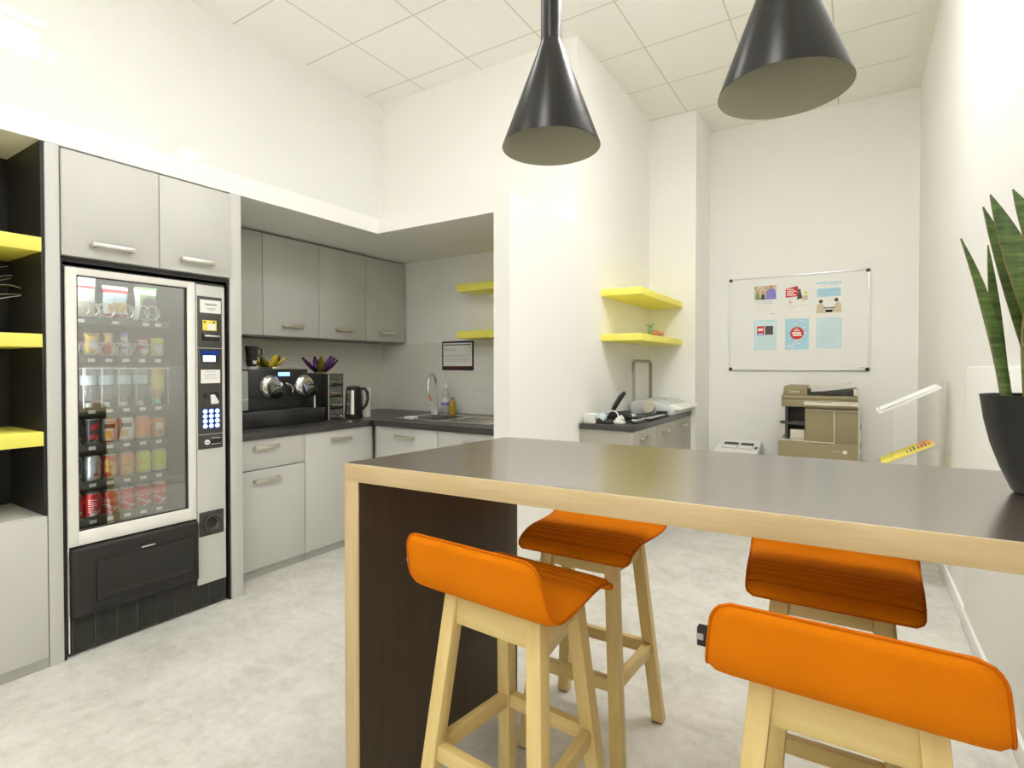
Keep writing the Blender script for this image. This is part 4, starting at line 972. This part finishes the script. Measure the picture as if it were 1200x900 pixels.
MB().prism([(px0 + .21, .775), (px0 + .21, .815), (px0 - .0, .80), (px0 + .02, .785)], 'xz', PYF + .03, 5.62, 0, .004).build('output_tray', 'darkgrey', t)
MB().box(px0 + .09, px0 + .205, PYF + .05, 5.60, .648, .735, 0, .003).build('paper_output', 'printer_l', t)
fd = MB().box(px0 + .215, px0 + .43, PYF - .006, PYF, .645, .915, 0, .004).build('front_door', 'printer', t)
MB().box(px0 + .212, px0 + .432, PYF - .009, PYF - .003, .635, .645, 0, .002).box(px0 + .430, px0 + .438, PYF - .009, PYF - .003, .635, .915, 0, .002).build('door_trim', 'printer_l', t)
MB().box(px0 + .212, px1 + .002, PYF - .009, PYF, .915, .925, 0, .002).build('waist_trim', 'printer_l', t)
MB().box(px0 + .205, px1 + .002, PYF - .05, PYF + .06, .948, .975, 0, .006).prism([(PYF - .055, .965), (PYF + .06, .985), (PYF + .06, 1.01), (PYF - .05, .985)], 'yz', px0 + .205, px1 + .002, 1, .002).box(px0 + .30, px0 + .42, PYF - .03, PYF + .02, .992, .9935, 2).build('operating_panel', ['printer', 'printer_l', 'darkgrey'], t)
MB().box(px0 + .022, px1, PYF + .01, 6.0, .942, 1.010, 0, .006).build('scanner_body', 'printer', t)
MB().box(px0 + .022, px1, PYF + .012, 5.98, 1.012, 1.045, 0, .008).build('scanner_lid', 'printer', t)
MB().prism([(px0 + .032, 1.045), (px0 + .225, 1.045), (px0 + .225, 1.10), (px0 + .205, 1.127), (px0 + .042, 1.127)], 'xz', PYF + .03, 5.95, 0, .005).text('Canon', .034, lambda a, b, c: (px0 + .12 + a, PYF + .0292, 1.078 + b), 1).build('document_feeder', ['printer', 'white'], t)
MB().prism([(px0 + .226, 1.062), (px0 + .34, 1.070), (px1 - .01, 1.108), (px1, 1.100), (px1, 1.05), (px0 + .226, 1.05)], 'xz', PYF + .06, 5.9, 0, .003).build('feeder_bed', 'darkgrey', t)
MB().prism([(px0 + .226, 1.110), (px0 + .30, 1.112), (px1 - .04, 1.152), (px1 - .04, 1.158), (px0 + .28, 1.124), (px0 + .226, 1.122)], 'xz', PYF + .08, 5.88, 0, .002).build('feeder_tray', 'printer_l', t)
MB().box(px1 - .03, px1, PYF - .004, PYF + .015, 1.05, 1.11, 0, .003).build('feeder_stop', 'printer_l', t)
MB().cyl((px1 - .09, PYF - .004, .567), (px1 - .09, PYF, .567), .017, .017, 24).build('power_mark', 'white', t)
MB().box(px1 - .19, px1 - .12, PYF - .0006, PYF, .565, .570).build('model_mark', 'printer_l', t)
s = MB().box(px1, px1 + .02, PYF + .03, 5.98, .45, .92, 0, .004)
for z in (.50, .60, .76): s.box(px1 + .012, px1 + .024, PYF + .035, PYF + .12, z, z + .05, 1, .002)
s.build('side_guide', ['printer_l', 'black'], t)

# paper shredder
t = thing('paper_shredder', 'white-topped paper shredder on the floor left of the photocopier', 'shredder', (-.98, 5.8, 0))
sx0, sx1 = -1.215, -.765
MB().box(sx0 + .02, sx1 - .02, 5.62, 5.98, 0, .42, 0, .012).build('bin', 'lightgrey', t)
hd = MB().hexa([(sx0, 5.57, .425), (sx1, 5.57, .425), (sx1, 6.02, .425), (sx0, 6.02, .425)], [(sx0 + .03, 5.62, .462), (sx1 - .03, 5.62, .462), (sx1 - .03, 6.0, .548), (sx0 + .03, 6.0, .548)], 0, .012).build('head', 'white', t)
def HZ(y): return .462 + (y - 5.62) * .2263
def slab(mb, x0, x1, y0, y1, o0, o1, m=0): return mb.hexa([(x0, y0, HZ(y0) + o0), (x1, y0, HZ(y0) + o0), (x1, y1, HZ(y1) + o0), (x0, y1, HZ(y1) + o0)], [(x0, y0, HZ(y0) + o1), (x1, y0, HZ(y0) + o1), (x1, y1, HZ(y1) + o1), (x0, y1, HZ(y1) + o1)], m)
for q0, q1 in ((.085, .225), (.245, .365)):
    fs = slab(MB(), sx0 + q0, sx0 + q1, 5.73, 5.90, -.002, .001); slab(fs, sx0 + q0 + .004, sx0 + q1 - .004, 5.735, 5.82, .0, .004, 1); fs.build('feed_slot', ['black', 'white'], hd)
slab(MB(), sx0 + .385, sx0 + .41, 5.74, 5.80, -.002, .004).build('switch', 'blackp', hd)

# acrylic leaflet rack against the right wall
RY0, RY1 = 4.02, 4.30
t = thing('leaflet_rack', 'clear zigzag leaflet rack with sloping trays against the right wall', 'rack', (.3, 4.16, 0))
MB().box(.14, .46, RY0, RY1, 0, .012, 0, .003).build('base', 'acrylic', t)
MB().box(.448, .456, RY0 + .02, RY1 - .02, .012, 1.22, 0, .001).build('back_panel', 'acrylic', t)
MB().box(.19, .20, RY0 + .0, RY0 + .01, .012, 1.04).build('post', 'acrylic', t)
MB().box(.19, .20, RY1 - .01, RY1, .012, 1.04).build('post', 'acrylic', t)
def tray(z, m, name):
    a = math.atan2(.165, .305)
    q = MB().prism([(.130, z - .002), (.137, z + .012), (.428, z + .172), (.436, z + .163)], 'xz', RY0, RY1, 0, .001)
    q.prism([(.118, z + .012), (.130, z - .002), (.137, z + .002), (.128, z + .02)], 'xz', RY0, RY1, 0, .001)
    return q.build(name, m, t)
tray(1.012, 'white', 'tray'); tray(.675, 'acrylic', 'tray'); tray(.34, 'acrylic', 'tray')
MB().prism([(.135, 1.030), (.138, 1.037), (.420, 1.190), (.424, 1.184)], 'xz', RY0 + .02, RY1 - .03, 0).build('leaflet_pile', 'paper', t)
mb = MB(); sl = (.172 - .012) / (.428 - .137)
def MZ(x, o=0): return .675 + .0155 + (x - .137) * .55 + o
mb.hexa([(.142, RY0 + .005, MZ(.142)), (.400, RY0 + .005, MZ(.400)), (.400, RY1 - .01, MZ(.4)), (.142, RY1 - .01, MZ(.142))], [(.142, RY0 + .005, MZ(.142, .012)), (.400, RY0 + .005, MZ(.400, .012)), (.400, RY1 - .01, MZ(.4, .012)), (.142, RY1 - .01, MZ(.142, .012))])
def q(x0, x1, y0, y1, m, o=.0126): mb.hexa([(x0, y0, MZ(x0, o - .0004)), (x1, y0, MZ(x1, o - .0004)), (x1, y1, MZ(x1, o - .0004)), (x0, y1, MZ(x0, o - .0004))], [(x0, y0, MZ(x0, o)), (x1, y0, MZ(x1, o)), (x1, y1, MZ(x1, o)), (x0, y1, MZ(x0, o))], m)
q(.33, .398, RY0 + .02, RY1 - .02, 1)
for k in range(7): q(.27 + .018 * k, .277 + .018 * k, RY0 + .03, RY0 + .12 + .03 * (k % 3), 2, .0130)
tag(mb.build('magazine', ['yellowpaper', 'orange_cover', 'darkprint']), 'yellow and orange magazine lying in the lower tray of the clear rack', 'magazine')

# ------------------------------------------------------------------ bar table
ZTAB = 1.022; TH = .052
FL = (-1.249, 1.060); BL = (-1.168, 1.795); FR = (.452, 1.166); BR = (.452, 1.928)
def lerp(a, b, s): return (a[0] + (b[0] - a[0]) * s, a[1] + (b[1] - a[1]) * s)
t = thing('bar_table', 'long high bar table with dark brown top and pale oak edge', 'table', (-.4, 1.45, 0))
tb = MB(); tb.hexa([(*p, ZTAB - TH) for p in (FL, FR, BR, BL)], [(*p, ZTAB - .0012) for p in (FL, FR, BR, BL)], 0, .0012)
ins = .0035
tb.hexa([(p[0] + a * ins, p[1] + b * ins, ZTAB - .003) for p, a, b in ((FL, 1, 1), (FR, -1, 1), (BR, -1, -1), (BL, 1, -1))], [(p[0] + a * ins, p[1] + b * ins, ZTAB) for p, a, b in ((FL, 1, 1), (FR, -1, 1), (BR, -1, -1), (BL, 1, -1))], 1)
tb.build('tabletop', ['oak', 'dark_lam'], t)
def panel(f0, b0, f1, b1):
    m = MB().hexa([(*f0, 0), (*f1, 0), (*b1, 0), (*b0, 0)], [(*f0, ZTAB - TH), (*f1, ZTAB - TH), (*b1, ZTAB - TH), (*b0, ZTAB - TH)], 0, .001)
    a, b = lerp(f1, b1, .006), lerp(f1, b1, .994); c, d = lerp(f0, b0, .006), lerp(f0, b0, .994)
    m.hexa([(a[0] - .004, a[1], .002), (a[0] + .0015, a[1], .002), (b[0] + .0015, b[1], .002), (b[0] - .004, b[1], .002)], [(a[0] - .004, a[1], ZTAB - TH - .001), (a[0] + .0015, a[1], ZTAB - TH - .001), (b[0] + .0015, b[1], ZTAB - TH - .001), (b[0] - .004, b[1], ZTAB - TH - .001)], 1)
    m.hexa([(c[0] - .0015, c[1], .002), (c[0] + .004, c[1], .002), (d[0] + .004, d[1], .002), (d[0] - .0015, d[1], .002)], [(c[0] - .0015, c[1], ZTAB - TH - .001), (c[0] + .004, c[1], ZTAB - TH - .001), (d[0] + .004, d[1], ZTAB - TH - .001), (d[0] - .0015, d[1], ZTAB - TH - .001)], 1)
    m.build('end_panel', ['oak_z', 'dark_lam_z'], t)
panel((FL[0], FL[1]), (BL[0], BL[1]), (FL[0] + .052, FL[1] + .0033), (BL[0] + .052, BL[1] + .0043))
panel((FR[0] - .052, FR[1] - .0033), (BR[0] - .052, BR[1] - .0043), (FR[0] - .002, FR[1]), (BR[0] - .002, BR[1]))

# ------------------------------------------------------------------ stools (front looks to +y, low back at -y)
def stool(label):
    t = thing('bar_stool', label, 'stool', (0, 0, 0), 'orange felt bar stools at the bar table')
    W = .221
    prof0 = [(-.213, .872), (-.205, .835), (-.195, .79), (-.186, .760), (-.172, .738), (-.150, .725), (-.115, .719), (-.06, .719), (0, .722), (.05, .7245), (.09, .7235), (.126, .7185), (.154, .710), (.172, .699), (.184, .681)]
    # smooth the outline
    P = [Vector((0, a, b)) for a, b in prof0]; path = []
    for i in range(len(P) - 1):
        p0, p1, p2, p3 = P[max(i - 1, 0)], P[i], P[i + 1], P[min(i + 2, len(P) - 1)]
        for k in range(4):
            s = k / 4; path.append(.5 * ((2 * p1) + (p2 - p0) * s + (2 * p0 - 5 * p1 + 4 * p2 - p3) * s * s + (3 * p1 - p0 - 3 * p2 + p3) * s ** 3))
    path.append(P[-1]); n = len(path) - 1
    arc = [0]
    for i in range(n): arc.append(arc[-1] + (path[i + 1] - path[i]).length)
    L = arc[-1]
    def at(v):
        d = v * L; i = min(n - 1, next((k for k in range(n) if arc[k + 1] >= d), n - 1)); s = (d - arc[i]) / max(1e-9, arc[i + 1] - arc[i])
        p = path[i].lerp(path[i + 1], s); tg = (path[min(i + 1, n)] - path[max(i - 1, 0)]).normalized()
        nr = Vector((0, -tg.z, tg.y)); return p, (nr if nr.z > 0 or v < .3 else nr), d
    chan = [L - .040, L - .066, L - .092, L - .118, L - .150]
    def halfw(d):
        """rounded corners at both ends of the shell"""
        w = W - .026 * max(0, min(1, (d - .16) / (L - .16)))
        for e, r in ((d, .045), (L - d, .022)):
            if e < r: w -= (r - math.sqrt(max(0, r * r - (r - e) ** 2))) * .75
        return w * (1 - .09 * max(0, 1 - d / .15))
    def surf(side):
        def fn(u, v):
            p, nr, d = at(v); s = (u - .5) * 2; w = halfw(d)
            edge = max(0, 1 - abs(s) ** 14) ** .5 * max(0, 1 - abs(2 * v - 1) ** 40) ** .5
            thick = .0125 * edge
            if side > 0:
                for c_ in chan: thick -= .011 * math.exp(-((d - c_) / .0042) ** 2) * edge
            q_ = p + nr * thick * side
            return (s * w, q_.y, q_.z)
        return fn
    sh = MB().grid(surf(1), 28, 320, mfn=lambda u, v: 1 if any(abs(v * L - c_) < .0021 for c_ in chan) else 0).grid(surf(-1), 28, 60)
    seat = sh.build('seat_shell', ['felt', 'felt_stitch'], t, sharp=80)
    # piping along the rim
    rim = []
    for k in range(61): p, nr, d = at(k / 60); rim.append((halfw(d), p.y, p.z))
    for k in range(13): p, nr, d = at(1); rim.append((halfw(d) * (1 - 2 * k / 12), p.y, p.z))
    for k in range(60, -1, -1): p, nr, d = at(k / 60); rim.append((-halfw(d), p.y, p.z))
    for k in range(1, 12): p, nr, d = at(0); rim.append((-halfw(d) * (1 - 2 * k / 12), p.y, p.z))
    cl = [rim[0]]
    for p in rim[1:]:
        if (Vector(p) - Vector(cl[-1])).length > .003: cl.append(p)
    MB().tube(cl[:-1], .0036, 6, closed=True).build('piping', 'felt_seam', seat)
    MB().box(-W - .016, -W + .004, -.178, -.160, .765, .800, 0, .001).box(-W - .0165, -W - .004, -.1785, -.1595, .777, .789, 1).build('fabric_label', ['black', 'greyprint'], seat)
    # legs: square, leaning outwards; sy<0 are the back ones
    ly1, ly0 = .100, .182; h = .021; LX1 = {-1: .130, 1: .112}; LX0 = {-1: .190, 1: .166}
    for sx in (-1, 1):
        for sy in (-1, 1):
            zt = .714 if sy < 0 else .714
            tx_, ty_ = sx * LX1[sy], sy * ly1; fx, fy = sx * LX0[sy], sy * ly0
            lo = [(fx - h, fy - h, .004), (fx + h, fy - h, .004), (fx + h, fy + h, .004), (fx - h, fy + h, .004)]
            hi = [(tx_ - h, ty_ - h, zt - .012), (tx_ + h, ty_ - h, zt - .012), (tx_ + h, ty_ + h, zt - .006), (tx_ - h, ty_ + h, zt - .006)]
            lg = MB().hexa(lo, hi, 0, .003).build('leg', 'birch', t)
            MB().box(fx - h + .003, fx + h - .003, fy - h + .003, fy + h - .003, 0, .004).build('foot_glide', 'blackp', lg)
    def at_z(z, sy): s = z / .70; return LX0[sy] + (LX1[sy] - LX0[sy]) * s, ly0 + (ly1 - ly0) * s
    def rail(z, hh, th, name):
        for s in (-1, 1):
            x, y = at_z(z + hh / 2, s)
            MB().box(-x + h - .002, x - h + .002, s * y - th / 2 - s * .002, s * y + th / 2 - s * .002, z, z + hh, 0, .0015).build(name, 'birch_x', t)
        for s in (-1, 1):
            (xb, y), (xf, _) = at_z(z + hh / 2, -1), at_z(z + hh / 2, 1); q = y - h + .002
            P = [(s * xb - th / 2 - s * .002, -q), (s * xb + th / 2 - s * .002, -q), (s * xf + th / 2 - s * .002, q), (s * xf - th / 2 - s * .002, q)]
            MB().prism(P, 'xy', z, z + hh, 0, .0015).build(name, 'birch_y', t)
    rail(.620, .076, .030, 'apron'); rail(.262, .042, .026, 'stretcher')
    return t
s0 = stool('orange felt bar stool in front of the dark end panel, seen from behind')
stools = [(-.766, 1.234, -.06, 'orange bar stool seen from behind in front of the dark table end panel'), (-.016, 1.240, 0, 'orange bar stool seen from behind beside the right wall, nearest and largest of the four'), (-.785, 1.765, PI + .03, 'orange bar stool across the table, facing the stool by the dark end panel'), (-.056, 1.770, PI + .03, 'orange bar stool across the table near the right wall, only its seat showing')]
for i, (x, y, a, lab) in enumerate(stools):
    o = s0 if i == 0 else clone(s0)
    o.location = (x, y, 0); o.rotation_euler = (0, 0, a); o['label'] = lab

# ------------------------------------------------------------------ pendants
def pendant(label, x, y, zr, first=[None]):
    if first[0] is not None:
        o = clone(first[0]); o.location = (x, y, zr); o['label'] = label; return o
    t = thing('pendant_lamp', label, 'lamp', (0, 0, 0), 'black cone pendant lamps over the bar table'); first[0] = t
    R = .146
    pr = [(.0305, .460), (.031, .456), (.031, .316), (.034, .302), (R, .002), (R, 0)]
    MB().lathe([(.001, .462)] + pr, (0, 0, 0), 64).build('lamp_shade', 'lampblk', t)
    MB().lathe([(R - .0005, 0), (R - .003, .003), (.03, .29), (.001, .294)], (0, 0, 0), 64).build('shade_lining', 'lampin', t)
    MB().cyl((0, 0, .462), (0, 0, .478), .008, .005, 16).cyl((0, 0, .478), (0, 0, ZC - zr - .02), .0028, .0028, 8).build('cord', 'blackp', t)
    MB().lathe([(.001, ZC - zr), (.05, ZC - zr - .0005), (.05, ZC - zr - .022), (.001, ZC - zr - .024)], (0, 0, 0), 32).build('ceiling_rose', 'blackp', t)
    MB().lathe([(.001, .17), (.02, .175), (.028, .20), (.014, .245), (.013, .262)], (0, 0, 0), 20).build('bulb', 'white', t)
    t.location = (x, y, zr); return t
pendant('black cone pendant lamp hanging in front of the white wall, whole shade visible', -.772, 1.435, 1.955)
pendant('black cone pendant lamp cut by the top edge, hanging near the right wall', -.148, 1.435, 1.952)

# ------------------------------------------------------------------ potted plant
px, py = .352, 1.60
t = thing('potted_plant', 'snake plant in a round black pot on the bar table', 'plant', (px, py, ZTAB))
pz = ZTAB + .0005
MB().lathe([(.001, 0), (.052, 0), (.058, .006), (.078, .055), (.094, .105), (.106, .16), (.113, .212), (.114, .216), (.109, .216), (.106, .205), (.09, .12), (.001, .10)], (px, py, pz), 56).build('pot', 'pot', t)
so = MB().lathe([(.106, .196), (.001, .200)], (px, py, pz), 40); rnd = random.Random(4)
for k in range(70):
    a, r = rnd.uniform(0, 2 * PI), .1 * math.sqrt(rnd.random()); so.box(px + r * math.cos(a) - .008, px + r * math.cos(a) + .008, py + r * math.sin(a) - .005, py + r * math.sin(a) + .005, pz + .197, pz + .203 + rnd.random() * .006, 0, .002, 1)
so.build('soil', 'soil', t)
def leaf(x0, y0, x1, y1, z1, w, bend=(0, 0), thick=.009, tw=0.):
    p0 = Vector((x0, y0, pz + .195)); p2 = Vector((x1, y1, z1)); pm = (p0 + p2) / 2 + Vector((bend[0], bend[1], 0)); N = 26
    def cen(v): return p0 * (1 - v) ** 2 + pm * 2 * v * (1 - v) + p2 * v * v
    def wid(v): return w / 2 * (.72 + .5 * v if v < .4 else .92 if v < .5 else .92 * max(.02, (1 - ((v - .5) / .5) ** 1.9)) ** .8)
    b = MB(); K = 16
    def fn(u, v):
        c = cen(v); ww = wid(v); a = 2 * PI * u; th = thick * (1.15 - .8 * v)
        s = math.cos(a); d = math.sin(a) * th * (1 - .3 * s * s) - .35 * ww * s * s + .1 * ww
        ang = tw + tw * v
        return (c.x + ww * s * math.cos(ang) - d * math.sin(ang), c.y + ww * s * math.sin(ang) - (-d) * -1 * math.cos(ang) * -1 if False else c.y + ww * s * math.sin(ang) + d * math.cos(ang), c.z)
    b.grid(fn, K, N, 0, True, mfn=lambda u, v: 1 if (abs(math.cos(2 * PI * u)) > .96 or v > .985) else 0)
    b.build('leaf', ['leaf', 'leafrim'], t, sharp=80)
leaf(.281, 1.58, .200, 1.58, 1.590, .030, (.020, 0), .008, .3)
leaf(.292, 1.64, .256, 1.64, 1.580, .025, (-.004, 0), .007, .2)
leaf(.378, 1.58, .248, 1.57, 1.678, .068, (.012, .0), .009, .15)
leaf(.362, 1.66, .249, 1.655, 1.672, .052, (.012, 0), .009, .2)
leaf(.318, 1.55, .318, 1.54, 1.50, .050, (-.004, 0), .011, .1)
leaf(.415, 1.61, .294, 1.62, 1.695, .080, (.035, 0), .009, .1)
leaf(.345, 1.60, .330, 1.61, 1.585, .050, (-.006, 0), .009, -.3)
leaf(.388, 1.56, .405, 1.54, 1.66, .060, (0, 0), .009, .4)
leaf(.410, 1.66, .425, 1.68, 1.60, .055, (0, 0), .009, -.4)

# ------------------------------------------------------------------ camera and render settings
sc = bpy.context.scene
cd = D.cameras.new('camera'); cam = D.objects.new('camera', cd); COL.objects.link(cam); sc.camera = cam
cd.sensor_width = 36; cd.lens = 633.556 / 1200 * 36; cd.shift_y = -11.526 / 1200; cd.clip_start = .02
cam.location = (0, 0, 1.30); cam.rotation_euler = (PI / 2 - .013735, 0, .565364)
w = D.worlds.new('world'); sc.world = w; w.use_nodes = True
w.node_tree.nodes['Background'].inputs[0].default_value = (.9, .95, 1, 1); w.node_tree.nodes['Background'].inputs[1].default_value = .3
sc.view_settings.view_transform = 'Standard'; sc.view_settings.look = 'None'
sc.view_settings.gamma = 1; sc.view_settings.use_curve_mapping = False; sc.view_settings.exposure = .64
cy = sc.cycles
cy.use_denoising = True; cy.max_bounces = 12; cy.diffuse_bounces = 9; cy.glossy_bounces = 5; cy.transparent_max_bounces = 16
cy.sample_clamp_indirect = 6; cy.caustics_reflective = False; cy.caustics_refractive = False
